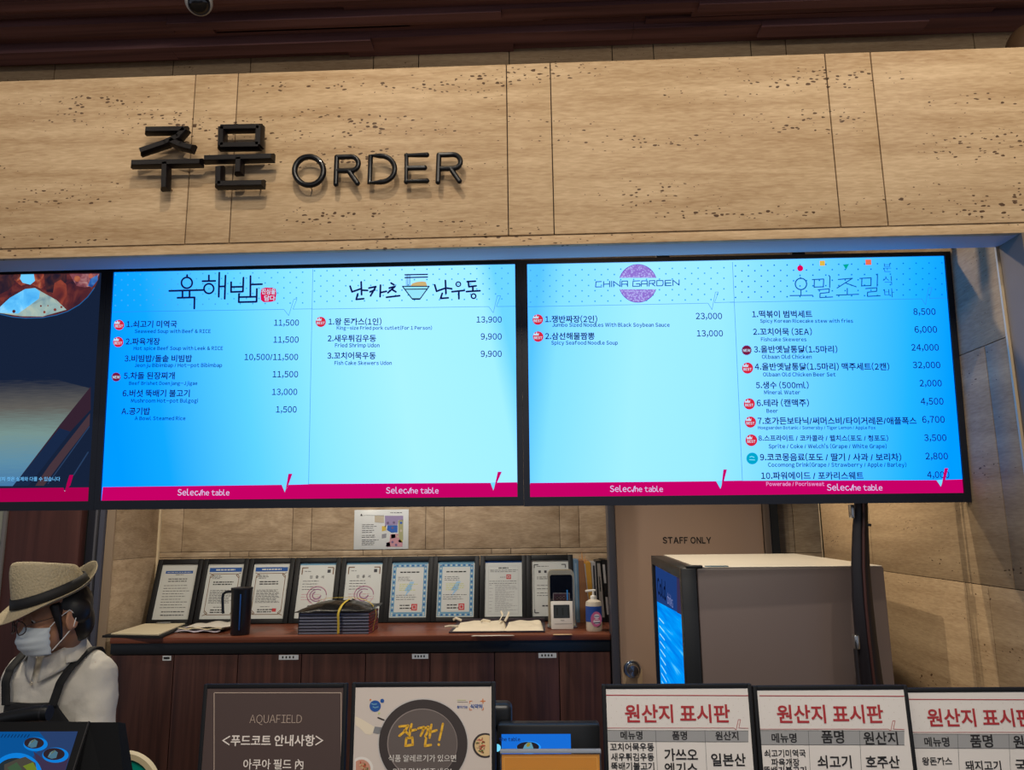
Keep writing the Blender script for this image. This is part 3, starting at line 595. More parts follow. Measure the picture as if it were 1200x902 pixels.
s.rect(-w0, w0, -h0, -h0+.0395, PINKD, 4); s.poly([(455, 755), (462, 735), (492, 640), (519, 640), (498, 712), (475, 740)], PINKD, 5); s.poly([(443, 712), (458, 752), (474, 712)], emat('pic_dark', (22, 34, 58)), 5); s.disc(459, 752, 3, BW, 6, 8)
s.build('screen', t1)

# dark curved pole standing behind the right screen
t = thing('monitor_pole', 'tall dark curved pole under the right menu screen', 'pole', (.85, 2.3, 0))
pp = []; rr_ = []
for px0, px1, py in ((1002, 1017, 498), (1001, 1017, 545), (1000.9, 1017, 592), (998.5, 1018, 625), (997.3, 1019.5, 665), (998.5, 1023, 705), (1002, 1028, 750), (1006.5, 1035, 800)):
    a = atY(px0, py, 2.3); c = atY(px1, py, 2.3); pp.append(((a.x+c.x)/2-.85, 0, a.z)); rr_.append((c.x-a.x)/2)
pp += [(pp[-1][0]+.05, 0, .8), (pp[-1][0]+.08, 0, .02)]; rr_ += [.042, .046]
POLE = mat('pole_dark', (24, 20, 24), .35)
b = MB(); b.tube(pp, rr_, POLE, 14, sq=.6); b.build('post', t)
b = MB(); b.lathe([(0, 0), (.13, 0), (.13, .012), (.05, .025), (0, .025)], POLE, 28, Matrix.Translation((pp[-1][0], 0, 0))); b.build('floor_base', t)
b = MB(); b.tube([(x-.0, -.0225, z) for (x, y_, z), r in zip(pp[:8], rr_)], .004, mat('pole_inlay', (62, 34, 32), .4), 8); b.build('inlay_strip', t)
a = atY(1002.5, 760, 2.28)-Vector((.85, 2.3, 0)); c = atY(1006.5, 803, 2.28)-Vector((.85, 2.3, 0)); d_ = c+(c-a)*4
b = MB(); b.tube([a, c, d_], .006, mat('rod_dark', (34, 30, 32), .3), 10); b.build('side_rod', t)
a = atY(1004.5, 752, 2.275)-Vector((.85, 2.3, 0)); b = MB(); b.box(a.x-.008, a.x+.006, a.y-.004, a.y+.02, a.z-.02, a.z+.018, STEEL, .003); b.build('clip', t)
a = atY(999.5, 599, 2.275)-Vector((.85, 2.3, 0)); b = MB(); b.box(a.x-.006, a.x+.004, a.y-.004, a.y+.02, a.z-.02, a.z+.02, STEEL, .003); b.build('clip', t)
a = atY(1019, 615, 2.29)-Vector((.85, 2.3, 0)); b = MB(); b.box(a.x-.01, a.x+.006, a.y, a.y+.012, a.z-.004, a.z+.004, BLACK, .002); b.build('knob', t)

# ================================================================== BACK COUNTER: cabinets, worktop
CF = 4.16; ZW = 1.034
cpx = lambda px, py=770: atY(px, py, CF).x
t = thing('worktop', 'reddish brown worktop with a black front edge along the stone back wall', 'worktop', (-.97, 4.5, ZW))
b = MB(); b.box(-2.285+.97, .349+.97, CF-.015-4.5, YB-.002-4.5, -.028, 0, TOPW, .002); b.box(.349+.97, .455+.97, 4.255-4.5, YB-.002-4.5, -.028, 0, TOPW); b.build('top_board', t)
b = MB(); b.box(-2.285+.97, .347+.97, CF-.005-4.5, CF+.03-4.5, -.085, -.0282, BLACK, .002); b.build('front_edge', t)
edges = [129, 204, 279, 353.5, 428.5, 504, 579.5, 655, 713]; ex = [cpx(e) for e in edges]; ex[-1] = .346
LBL = mat('label_white', (214, 220, 224), .6)
units = [(0, 1, (191, 201), 'narrow dark timber cabinet at the left end under the clipboard'), (1, 3, (327, 350), 'two-door timber cabinet below the black jug and tied folders'),
         (3, 5, (483, 502), 'two-door timber cabinet in the middle, left of the cloth bags'), (5, 7, (631, 652), 'two-door timber cabinet below the white cloth bags'), (7, 8, None, 'narrow timber cabinet at the right end beside the staff door')]
for i0, i1, lb, lab in units:
    x0, x1 = ex[i0], ex[i1]; t = thing('base_cabinet', lab, 'cabinet', ((x0+x1)/2, 4.5, 0), 'timber cabinets under the worktop'); xc = (x0+x1)/2
    b = MB(); b.box(x0-xc+.001, x1-xc-.001, CF+.032-4.5, YB-.01-4.5, .08, .945, BLKM); b.box(x0-xc+.02, x1-xc-.02, CF+.06-4.5, YB-.03-4.5, 0, .08, BLKM); b.build('body', t)
    for k in range(i0, i1):
        a, c = ex[k]-xc, ex[k+1]-xc
        b = MB(); b.box(a+.002, c-.002, CF-4.5, CF+.0195-4.5, .085, .945, BLACK if False else CABW, .0015); dr = b.build('door', t)
        if lb and k == i1-1:
            l0, l1 = atY(lb[0], 766, CF), atY(lb[1], 766, CF)
            l0.z = .929; b = MB(); b.box(l0.x-xc, l1.x-xc, CF-.0015-4.5, CF-.0002-4.5, l0.z-.012, l0.z+.012, LBL)
            for q in range(4): xx = l0.x+(l1.x-l0.x)*(.2+.18*q)-xc; b.box(xx-.004, xx+.004, CF-.002-4.5, CF-.0014-4.5, l0.z-.005, l0.z+.006, mat('ink_black', (24, 24, 28)))
            b.build('name_label', dr)

# ---------------------------------------------------------------- certificates leaning on the wall
INK = mat('print_ink', (66, 66, 72), .8); BLUEB = mat('print_blue', (24, 78, 150), .7); LBLUE = mat('print_light_blue', (104, 152, 182), .7); BRN = mat('print_brown', (110, 76, 44), .8); SEAL = mat('print_seal', (188, 60, 66), .8)
PURP = mat('print_purple', (150, 108, 140), .8); PINKP = mat('print_rose', (196, 150, 160), .8); YG = mat('print_yellow_green', (190, 200, 120), .8)
CERT = mat('cert_paper', (196, 199, 196), .5, coat=.2)
def textlines(s, x0, x1, z1, z0, n, m=None, ragged=.3, th=.0016, layer=2):
    for i in range(n):
        z = z1+(z0-z1)*(i/(max(1, n-1))); x = x0
        end = x1-(x1-x0)*random.random()*ragged
        while x < end:
            l = random.uniform(.008, .026); s.rect(x, min(x+l, end), z-th, z+th, m or INK, layer); x += l+.004
def lframe(s, x0, x1, z0, z1, th, m, layer=2):
    s.rect(x0, x1, z0, z0+th, m, layer); s.rect(x0, x1, z1-th, z1, m, layer); s.rect(x0, x0+th, z0+th, z1-th, m, layer); s.rect(x1-th, x1, z0+th, z1-th, m, layer)
def swirl(s, cx, cz, r, m, layer=2):
    for k in range(3):
        s.lstroke([(cx+r*(1-.28*k)*math.cos(A+k)*1.0, cz+r*(1-.28*k)*.85*math.sin(A+k)) for A in [i*.25 for i in range(18)]], r*.035+.001*k, m, layer)
cert_labels = ['grey printed certificate frame leaning at the left end of the worktop', 'bordered certificate frame with blue heading, partly behind the black jug', 'bordered certificate frame with blue heading just right of the black jug',
 'certificate frame with purple swirl behind the left of the tied folders', 'certificate frame with purple swirl behind the right of the tied folders', 'left certificate frame with ornate light blue border and red seal',
 'right certificate frame with ornate light blue border and red seal', 'framed form with small red stamp above the white cloth bags', 'bracket-bordered certificate frame partly hidden by the silver holder']
inner = [(184.5, 228.5), (239.5, 282.5), (294, 337), (348.7, 391.9), (403.5, 447), (457.8, 501.3), (512.5, 556), (568, 612), (623, 667)]
FW_, FH = .2846, .392; lean = math.atan2(.12, .39)
for i, ((a, c), lab) in enumerate(zip(inner, cert_labels)):
    xm = atY((a+c)/2, 695, 4.76).x
    M = Matrix.Translation((xm, 4.69, ZW+.001)) @ Matrix.Rotation(-lean, 4, 'X')
    t = thing('certificate_frame', lab, 'certificate frame', M, 'certificate frames along the back wall')
    b = MB(); w = FW_/2-.001; iw, z0, z1 = .112, .028, .362
    for q in ((-w, -iw, 0, FH), (iw, w, 0, FH), (-iw, iw, 0, z0), (-iw, iw, z1, FH)): b.box(q[0], q[1], -.009, .008, q[2], q[3], FRAME, .002)
    b.build('frame', t)
    b = MB(); b.box(-w+.004, w-.004, .0081, .012, .004, FH-.004, BLKM); b.build('backing', t)
    s = Sheet(M, .004); s.rect(-iw, iw, z0, z1, CERT, 0); X0, X1 = -iw, iw
    if i == 0:
        s.rect(-.085, .085, .305, .322, BLUEB); textlines(s, -.075, .075, .313, .313, 1, CERT, 0); textlines(s, -.02, .03, .298, .298, 1, BLKM, 0); textlines(s, -.06, .06, .272, .258, 2, None, .1, .0026)
        textlines(s, -.08, .085, .232, .1, 9); textlines(s, -.065, .09, .075, .055, 2, None, .1, .0028)
    elif i in (1, 2):
        s.rect(-.1, .1, .312, .338, BLUEB); textlines(s, -.06, .06, .325, .325, 1, CERT, 0, .004); 
        c4 = [(-.09, .07), (-.075, .055), (.075, .055), (.09, .07), (.09, .285), (.075, .3), (-.075, .3), (-.09, .285), (-.09, .07)]; s.lstroke(c4, .0018, BRN, 2)
        for sx in (-1, 1):
            for zz, sg in ((.05, 1), (.305, -1)): s.lstroke([(sx*.098, zz), (sx*.07, zz+.012*sg), (sx*.088, zz+.03*sg)], .002, BRN, 2)
        textlines(s, -.075, -.01, .288, .272, 3); textlines(s, -.065, .06, .25, .236, 2, BLKM, .1, .0032); textlines(s, -.075, .075, .2, .125, 11, None, .2, .0014); textlines(s, -.04, .03, .1, .1, 1); textlines(s, -.055, .045, .083, .07, 2, BLKM, .2, .003)
        if i == 2: s.rect(.035, .06, .07, .09, SEAL)
    elif i in (3, 4):
        s.rect(-iw, iw, .348, z1, LBLUE, 1); 
        for sx in (-1, 1): s.lstroke([(sx*.06, .332), (sx*.096, .332), (sx*.096, .29)], .003, BRN, 2)
        s.rect(.06, .08, .3, .32, INK); textlines(s, -.08, -.04, .31, .31, 1); s.lstroke([], 0, INK)
        for q, ch in enumerate('인증서'):
            V, F = glyphs(ch, .02); s.raw([(-.045+q*.035+v[0]*.02, .268+v[1]*.02) for v in V], F, INK, 2)
        textlines(s, -.085, .03, .25, .2, 4); swirl(s, .01, .165, .058, PURP); s.lstroke([(.01+.06*math.cos(A), .165+.055*math.sin(A)) for A in [k*.22 for k in range(29)]], .0016, PINKP, 2); textlines(s, -.085, .085, .17, .14, 3, PINKP); textlines(s, -.03, .03, .08, .08, 1, None, 0, .004)
    elif i in (5, 6):
        s.rect(-iw, iw, .35, z1, LBLUE, 1); s.rect(-.105, .105, .035, .35, LBLUE, 1); s.rect(-.084, .084, .06, .328, CERT, 2)
        for k in range(13):
            x = -.096+k*.016
            for z in (.0435, .338): s.rect(x-.004, x+.004, z-.005, z+.005, BLUEB if k % 2 else CERT, 3)
        for k in range(18):
            z = .055+k*.0165
            for x in (-.0945, .0945): s.rect(x-.005, x+.005, z-.004, z+.004, BLUEB if k % 2 else CERT, 3)
        textlines(s, -.06, .06, .298, .298, 1, BLKM, 0, .0035, 3); textlines(s, -.07, .03, .268, .248, 3, None, .3, .0014, 3); s.poly if False else None
        s.lpoly([(.005, .24), (.03, .24), (.012, .2), (.02, .2), (-.025, .15), (-.01, .185), (-.03, .185)], mat('print_sky', (150, 190, 222), .8), 3); textlines(s, -.06, .06, .225, .19, 4, YG, .5, .002, 3)
        textlines(s, -.075, .075, .16, .135, 3, None, .4, .0014, 4); textlines(s, -.05, .01, .1, .1, 1, BLKM, 0, .003, 4); textlines(s, -.05, .02, .083, .083, 1, BLKM, 0, .003, 4); s.rect(.02, .055, .07, .108, SEAL, 4); lframe(s, .027, .048, .077, .101, .003, CERT, 5)
    elif i == 7:
        s.rect(-iw, iw, .35, z1, BLUEB, 1); textlines(s, -.03, .03, .318, .318, 1, BLKM, 0, .003); textlines(s, -.08, .09, .305, .295, 2, None, .1, .0012); s.rect(.018, .046, .25, .278, SEAL); lframe(s, .024, .04, .256, .272, .003, CERT, 3); textlines(s, -.02, .015, .262, .262, 1)
        textlines(s, -.085, .085, .238, .225, 2, None, .05, .0012); textlines(s, -.05, .085, .215, .06, 20, mat('print_grey', (130, 130, 136)), .6, .001); textlines(s, -.085, -.06, .215, .06, 9, mat('print_grey', (130, 130, 136)), .6, .001); lframe(s, -.09, .09, .045, .33, .0008, mat('print_grey', (130, 130, 136)))
    else:
        for sx in (-1, 1):
            for zz, sg in ((.05, 1), (.335, -1)): s.lstroke([(sx*.07, zz), (sx*.095, zz), (sx*.095, zz+.02*sg)], .003, INK, 2)
        s.lstroke([(-.097, .06), (-.097, .325)], .001, INK, 2); textlines(s, -.08, 0, .325, .325, 1); 
        for q in range(3): s.rect(-.07+q*.035, -.055+q*.035, .285, .3, INK)
        textlines(s, -.08, .05, .26, .25, 2, BLKM); textlines(s, -.08, .06, .21, .19, 2); textlines(s, -.08, .06, .165, .15, 2)
        textlines(s, -.05, .04, .09, .09, 1, None, 0, .004)
    s.build('certificate_sheet', t)

# ---------------------------------------------------------------- notice sheet taped to the wall
a = atY(415.5, 597.5, YB-.003); c = atY(478.5, 643, YB-.003); xm = (a.x+c.x)/2; hw = (c.x-a.x)/2; hh = (a.z-c.z)/2
M = Matrix.Translation((xm, YB-.003, (a.z+c.z)/2)); t = thing('wall_notice', 'white laminated notice with a coloured plan taped on the back wall', 'notice', M)
b = MB(); b.box(-hw, hw, -.001, .002, -hh, hh, mat('laminate_sheet', (212, 216, 216), .3), .0005); b.build('laminated_sheet', t)
s = Sheet(M, -.0015); s.crop(400, 585, 12)
textlines(s, *[s.pt(300, 0).x, s.pt(520, 0).x], s.pt(0, 360).y, s.pt(0, 410).y, 3); textlines(s, s.pt(300, 0).x, s.pt(470, 0).x, s.pt(0, 440).y, s.pt(0, 468).y, 2); textlines(s, s.pt(300, 0).x, s.pt(510, 0).x, s.pt(0, 510).y, s.pt(0, 535).y, 2); textlines(s, s.pt(300, 0).x, s.pt(540, 0).x, s.pt(0, 575).y, s.pt(0, 640).y, 4)
s.poly([(265, 232), (283, 200), (302, 232)], INK); textlines(s, s.pt(690, 0).x, s.pt(880, 0).x, s.pt(0, 197).y, s.pt(0, 197).y, 1); s.stroke([(305, 225), (600, 225)], 4, mat('print_grey', (130, 130, 136)), 2, False)
PLAN = {'print_lilac': (150, 136, 176), 'plan_blue': (44, 96, 180), 'plan_yellow': (206, 180, 80), 'plan_grey': (140, 140, 150), 'plan_rose': (190, 140, 150), 'plan_violet': (108, 92, 130), 'plan_olive': (160, 160, 120), 'plan_tan': (190, 180, 160)}
pm = lambda k: mat(k, PLAN[k], .7)
for pts, k in (([(615, 230), (870, 230), (870, 290), (800, 290), (790, 360), (640, 360), (615, 400)], 'print_lilac'), ([(650, 365), (790, 365), (790, 465), (700, 465), (640, 430)], 'plan_blue'), ([(570, 375), (630, 375), (630, 435), (570, 450)], 'plan_yellow'), ([(800, 300), (870, 280), (870, 570), (820, 570), (805, 480)], 'plan_olive'),
   ([(690, 490), (800, 480), (820, 560), (860, 600), (860, 665), (630, 665), (640, 610), (680, 590)], 'plan_rose'), ([(630, 610), (680, 600), (690, 660), (630, 662)], 'plan_violet'), ([(570, 490), (635, 480), (630, 540), (570, 550)], 'plan_grey'), ([(800, 570), (860, 570), (860, 605), (810, 605)], 'plan_yellow'), ([(700, 495), (760, 490), (760, 540), (700, 550)], 'plan_violet'), ([(470, 230), (600, 230), (600, 330), (470, 320)], 'plan_tan')):
    s.poly(pts, pm(k), 2)
for x, y, k in ((655, 330, 'plan_violet'), (740, 325, 'plan_violet'), (720, 400, 'plan_violet'), (840, 330, 'plan_blue'), (840, 440, 'plan_tan'), (795, 525, 'plan_tan'), (720, 600, 'plan_violet'), (770, 640, 'plan_violet')): s.disc(x, y, 18, pm(k), 3, 10)
s.build('printed_plan', t)

# ---------------------------------------------------------------- things on the worktop
def wp(px, py, z=0):
    p = atZ(px, py, ZW+z)
    if p.y > 4.61: q = atY(px, py, 4.61); p = Vector((q.x, 4.61, ZW+z))
    return p
# clipboard with papers at the left end
c0 = [wp(130, 742, .018), wp(186, 743, .018), wp(217, 729.5, .018), wp(170, 729.5, .018)]
t = thing('clipboard', 'dark clipboard with cream papers at the left end of the worktop', 'clipboard', (c0[0].x+.2, 4.4, ZW))
o = Vector((c0[0].x+.2, 4.4, ZW)); q = [p-o for p in c0]
def slab(mb, P, z0, z1, m): mb.add([(p.x, p.y, z0) for p in P]+[(p.x, p.y, z1) for p in P], [[0, 1, 2, 3][::-1], [4, 5, 6, 7], [0, 1, 5, 4], [1, 2, 6, 5], [2, 3, 7, 6], [3, 0, 4, 7]], m)
gx = [q[0]+Vector((-.03, -.03, 0)), q[1]+Vector((.03, -.03, 0)), q[2]+Vector((.025, .0, 0)), q[3]+Vector((-.02, .01, 0))]
b = MB(); slab(b, gx, .001, .012, BLKM); b.build('board', t)
b = MB(); slab(b, q, .0122, .018, CREAMP); b.build('paper_stack', t)
b = MB(); e = (q[2]+q[3])/2; b.box(e.x-.04, e.x+.04, e.y-.03, e.y-.005, .0185, .026, STEEL, .003); b.build('clip', t)
# loose crumpled papers
c0 = [wp(200, 741), wp(252, 741.5), wp(268, 732), wp(222, 728)]
o = Vector((-2.05, 4.45, ZW)); c0 = [p+Vector((.03, -.02, 0)) for p in c0]; t = thing('loose_papers', 'crumpled white papers lying between the clipboard and the black jug', 'papers', o)
for k, (dx, m) in enumerate(((0, mat('paper_lilac', (196, 190, 204), .85)), (.02, CREAMP), (.045, PAPER))):
    P = [p-o for p in c0]; a_, b_, c_, d_ = P
    def fn(u, v, a_=a_, b_=b_, c_=c_, d_=d_, k=k, dx=dx):
        p = a_.lerp(b_, u).lerp(d_.lerp(c_, u), v); return (p.x+dx*(.3+v)*1.6, p.y+.012*k, .004+k*.007+.009*abs(math.sin(u*7+k*1.7+v*3))+.006*math.sin(v*5+k)**2)
    b = MB(); b.grid(fn, 16, 8, m); solidify(b.build('sheet', t, fixn=False), .0015)
# black jug with handle
p = wp(277, 745); JB = mat('jug_black', (22, 26, 34), .3); t = thing('water_jug', 'tall black jug with an angular handle on the worktop', 'jug', (p.x, p.y+.05, ZW))
b = MB(); b.lathe([(0, .002), (.048, .002), (.05, .006), (.056, .24), (.0575, .244), (.054, .244), (.05, .05), (0, .04)], JB, 30); b.lathe([(.056, .236), (.058, .24), (.057, .246), (.0, .247)], JB, 30); b.build('body', t)
b = MB(); b.tube([(-.05, -.0, .226), (-.09, 0, .222), (-.103, 0, .212), (-.106, 0, .19), (-.1, 0, .125), (-.097, 0, .11)], .0075, JB, 10); b.build('handle', t)
b = MB(); b.box(.012, .018, -.0585, -.054, .03, .215, mat('jug_stripe_blue', (30, 78, 150), .3), .001); b.build('level_strip', t)
# stack of tied menu folders
a = wp(349, 743.5); c = wp(433, 742.5); wdt = c.x-a.x; bx = (a.x+c.x)/2; by = a.y+.11
rzM = Matrix.Rotation(R(0), 4, 'Z'); ords = ['lowest', 'second lowest', 'third from the bottom', 'fourth from the bottom', 'third from the top', 'second from the top', 'topmost']
FB = mat('folder_blue_grey', (122, 126, 146), .6, noise=.15); FR = mat('folder_edge_red', (150, 62, 62), .6, noise=.2, scale=40); FD = mat('folder_cover', (28, 28, 34), .4)
fh = .0158
for k in range(7):
    t = thing('menu_folder', ords[k]+' folder of the strapped stack beside the black jug', 'folder', (bx, by, ZW+.0005+k*fh), 'strapped folders on the worktop')
    b = MB(); h = wdt/2; b.box(-h, h, -.11, .11, 0, .002, FD); b.box(-h, h, -.11, .11, fh-.0025, fh-.0006, FD); b.box(-h, -h+.002, -.11, .11, .002, fh-.0025, FD); b.build('cover', t)
    b = MB(); b.box(-h+.003, h-.004, -.107, .107, .0021, fh-.0026, FB); b.build('pages', t)
    b = MB(); b.box(h-.0038, h+.0015, -.108, .108, .0021, fh-.0026, FR); b.build('red_spine', t)
zt = 7*fh+.001; h = wdt/2
t = thing('plastic_cover', 'glossy black plastic sheet bulging over the strapped folders', 'plastic sheet', (bx, by, ZW+zt))
def fn(u, v):
    x = (u-.5)*2; y = (v-.5)*2; z = .05*(1-abs(x)**2.4)*(1-abs(y)**3)+.004+.003*math.sin(x*9+y*5)*math.cos(y*11); z -= .008*max(0, abs(x)-.85)*5*0
    return (x*(h+.012)+.01*x*abs(y), y*.122, max(.0025, z+.012*max(0, x)**3+.012*max(0, y)**4))
b = MB(); b.grid(fn, 28, 18, mat('plastic_gloss_black', (10, 11, 13), .3, coat=.3, bump=.4, scale=50)); solidify(b.build('plastic_sheet', t, fixn=False), .002)
YL = mat('strap_yellow', (196, 170, 60), .5); t = thing('packing_strap', 'yellow packing strap crossed over the folder stack', 'strap', (bx, by, ZW))
b = MB(); zz = zt+.06
P1_ = [(.03, -.125, .002), (.03, -.127, zt*.5), (.028, -.126, zt), (.04, -.09, zt+.04), (.055, 0, zz), (.06, .09, zt+.046), (.06, .126, zt), (.06, .128, zt*.5), (.06, .126, .002)]
P2_ = [(-h-.01, .02, zt*.6), (-h*.6, .03, zt+.05), (0, .04, zz+.004), (h*.55, .03, zt+.058), (h*.92, .0, zt+.034), (h+.018, -.03, zt*.9), (h+.01, -.05, zt*.3), (h+.008, -.055, .01)]
def ribbon(mb, P, w, ax, m):
    def sm(P, t_):
        n = len(P)-1; i = min(int(t_*n), n-1); f = t_*n-i; g = lambda j: Vector(P[max(0, min(n, j))]); a_, b_, c_, d_ = g(i-1), g(i), g(i+1), g(i+2)
        return .5*((2*b_)+(c_-a_)*f+(2*a_-5*b_+4*c_-d_)*f*f+(3*b_-a_-3*c_+d_)*f**3)
    mb.grid(lambda u, v: sm(P, u)+Vector(ax)*(v-.5)*w, 40, 1, m)
ribbon(b, P1_, .013, (1, 0, 0), YL); ribbon(b, P2_, .013, (0, 1, 0), YL); solidify(b.build('strap_band', t, fixn=False), .0012, 1)
# dark tray with two white cloth bags
a = wp(526, 744); c = wp(637, 743)
t = thing('flat_tray', 'flat dark tray under the two white cloth bags', 'tray', ((a.x+c.x)/2, 4.42, ZW)); hw = (c.x-a.x)/2+.008
b = MB(); b.box(-hw, hw, -.2, .2, .001, .008, mat('tray_plum', (58, 48, 56), .5), .002)
for q in ((-hw, hw, .19, .205), (-hw, hw, -.203, -.193)): b.box(q[0], q[1], q[2], q[3], .001, .028 if q[2] > 0 else .01, mat('tray_plum', (58, 48, 56)), .002)
b.build('tray_body', t)
CLOTH = mat('cloth_white', (226, 214, 190), .9, bump=.3, scale=40)
def bag(px0, px1, lab, ties):
    a = wp(px0, 742.5, .02); c = wp(px1, 742, .02); hw = (c.x-a.x)/2; t = thing('cloth_bag', lab, 'cloth bag', ((a.x+c.x)/2, 4.4, ZW+.0085), 'cloth bags on the dark tray')
    def fn(u, v): x = (u-.5)*2; y = (v-.5)*2; e = (1-abs(x)**20)*(1-abs(y)**12); return (x*hw*(1-.05*y), -.02+y*.15, .001+e*(.011+.003*math.sin(x*6+y*4)+.003*math.sin(y*9+x*3))+.012*max(0, y)*e)
    b = MB(); b.grid(fn, 24, 16, CLOTH); n = b; b.grid(lambda u, v: ((u-.5)*2*hw*(1-.05*(v-.5)*2), -.02+(v-.5)*.3, .0008), 24, 16, CLOTH); b.build('bag_body', t, fixn=False)
    for P in ties: b = MB(); b.tube(P, .0065, CLOTH, 8, sq=.35); b.build('tie_string', t)
    return t
w1 = (wp(590, 742).x-wp(527, 742).x)/2
bag(527, 589, 'left white cloth bag with knotted tie strings on the tray', [[(-w1*.8, -.12, .02), (-w1*1.1, -.14, .024), (-w1*1.3, -.13, .018)], [(-w1*.8, .05, .03), (-w1*1.05, .08, .04), (-w1*1.15, .07, .03)], [(.0, 0, .03), (.01, .01, .036), (.05, .0, .03)], [(w1*.7, .02, .03), (w1*.8, .08, .055), (w1*.72, .12, .07)]])
bag(590, 636, 'right white cloth bag with a smooth top on the tray', [[(-.11, .04, .025), (-.095, .08, .05), (-.09, .12, .065)]])
a = wp(552, 745.3); c = wp(603, 745.8); t = thing('paper_slip', 'white paper slip sticking out at the front edge under the tray', 'paper', ((a.x+c.x)/2, a.y+.03, ZW+.0004)); b = MB(); hw = (c.x-a.x)/2; b.add([(-hw, -.03, 0), (hw, -.03, 0), (hw*.9, -.001, 0), (-hw*.9, -.001, 0)], [[0, 1, 2, 3]], PAPER); solidify(b.build('slip', t, fixn=False), .0006, 1)
a = wp(648, 744); c = wp(671, 744); t = thing('paper_slip', 'tan paper slip on the worktop edge before the digital clock', 'paper', ((a.x+c.x)/2, a.y+.02, ZW+.0004)); b = MB(); hw = (c.x-a.x)/2; b.add([(-hw, -.02, 0), (hw, -.02, 0), (hw*.9, .02, 0), (-hw*.9, .02, 0)], [[0, 1, 2, 3]], mat('tan_paper', (206, 170, 130), .8)); solidify(b.build('slip', t, fixn=False), .0006, 1)
# silver-rimmed black holder
a = wp(642, 738.5); c = wp(676, 738.5); yb_ = 4.42; a = atY(643, 738, yb_); c = atY(674.5, 738, yb_); hw = (c.x-a.x)/2
top = atY(658, 668, yb_).z-ZW; t = thing('display_holder', 'upright black holder with a silver rim behind the digital clock', 'holder', ((a.x+c.x)/2, yb_, ZW))
def rrect(hw, z0, z1, r, n=6): return [(hw-r+r*math.cos(R(k*90/n)), z1-r+r*math.sin(R(k*90/n))) for k in range(n+1)]+[(-hw+r-r*math.sin(R(k*90/n)), z1-r+r*math.cos(R(k*90/n))) for k in range(n+1)]+[(-hw, z0), (hw, z0)]
CHR = mat('holder_champagne', (206, 196, 170), .3, metal=.6)
b = MB(); b.prism(rrect(hw, .012, top, .025), -.002, .1, CHR); b.build('rim_body', t)
b = MB(); b.prism(rrect(hw-.012, .03, top-.024, .012), -.006, -.0022, mat('holder_black', (14, 18, 30), .12, coat=.6)); b.build('front_panel', t)
b = MB(); b.box(-hw-.006, hw+.01, -.045, .11, .001, .0118, STEEL, .004); b.build('base_plate', t)
M = Matrix.Translation(((a.x+c.x)/2, yb_, ZW)); s = Sheet(M, -.0065); s.crop(640, 650, 9.025)
s.poly([(72, 402), (250, 402), (250, 480), (72, 480)], mat('plate_grey', (120, 116, 120), .4)); s.poly([(80, 410), (243, 410), (243, 480), (80, 480)], mat('plate_dark', (58, 34, 44), .4), 2)
for x in (118, 152, 188): s.ring(x, 452, 12, 7, mat('plate_letters', (210, 200, 210), .5), 3)
s.poly([(215, 370), (228, 370), (232, 478), (218, 478)], mat('holder_blue_reflection', (60, 140, 220), .3), 4)  # blue reflection on the black front, painted as a strip
s.build('name_plate', t)
# digital clock
yb_ = 4.33; a = atY(646, 736, yb_); c = atY(672, 736, yb_); hw = (c.x-a.x)/2; hz = atY(658, 704.5, yb_).z-ZW
M = Matrix.Translation(((a.x+c.x)/2, yb_, ZW+.001)) @ Matrix.Rotation(R(-6), 4, 'X'); t = thing('digital_clock', 'white digital clock with grey display in front of the black holder', 'clock', M)
b = MB(); b.box(-hw, hw, 0, .022, 0, hz, WHITE, .004); b.build('case', t)
s = Sheet(M, -.0008); s.rect(-hw*.76, hw*.7, hz*.4, hz*.87, mat('display_grey', (52, 58, 58), .3)); s.rect(-hw*.7, hw*.9, .028, .03, mat('button_grey', (120, 120, 122))); 
for q in range(3): s.rect(-hw*.5+q*.03, -hw*.35+q*.03, hz*.5, hz*.76, mat('display_digit', (34, 40, 40)), 2)
s.rect(-.008, .012, hz*.31, hz*.325, INK); s.build('display', t)
b = MB(); b.box(-.03, .03, .0222, .05, .002, .008, WHITE, .002); b.build('foot', t)
# hand gel bottle
yb_ = 4.27; p = atY(696.5, 739.5, yb_); t = thing('pump_bottle', 'white pump bottle with a blue and pink label on the worktop', 'bottle', (p.x, yb_, ZW))
hb = atY(696, 690, yb_).z-ZW; r = (atY(706, 730, yb_).x-atY(687, 730, yb_).x)/2
b = MB(); b.lathe([(0, .001), (r*.92, .001), (r, .01), (r, .62*hb), (r*.93, .7*hb), (r*.55, .745*hb), (r*.36, .76*hb), (0, .762*hb)], mat('bottle_plastic', (206, 196, 178), .3, spec=.4), 30); b.build('body', t)
b = MB(); zr = [(.45*hb), (.615*hb)]; b.lathe([(r+.0006, .05), (r+.0006, .6*hb)], mat('bottle_label_blue', (30, 70, 150), .5), 30); o = b.build('label_band', t, fixn=True)
s = Sheet(Matrix.Translation((p.x, yb_, ZW)), -r-.0012); s.crop(640, 650, 9.025); s.disc(530, 680, 58, mat('label_pink', (190, 96, 140), .5), 1, 24, ry=80); s.disc(535, 650, 30, mat('label_white2', (210, 206, 214), .5), 2, 16, ry=24); s.disc(535, 705, 36, mat('label_white2', (210, 206, 214)), 2, 16, ry=28); s.stroke([(512, 650), (560, 650)], 9, mat('label_teal', (60, 100, 140), .5), 3); s.stroke([(508, 720), (568, 716)], 10, mat('ink_navy2', (36, 40, 84), .5), 3); s.stroke([(515, 692), (560, 690)], 7, mat('label_pink', (190, 96, 140)), 3); s.build('label_print', t)
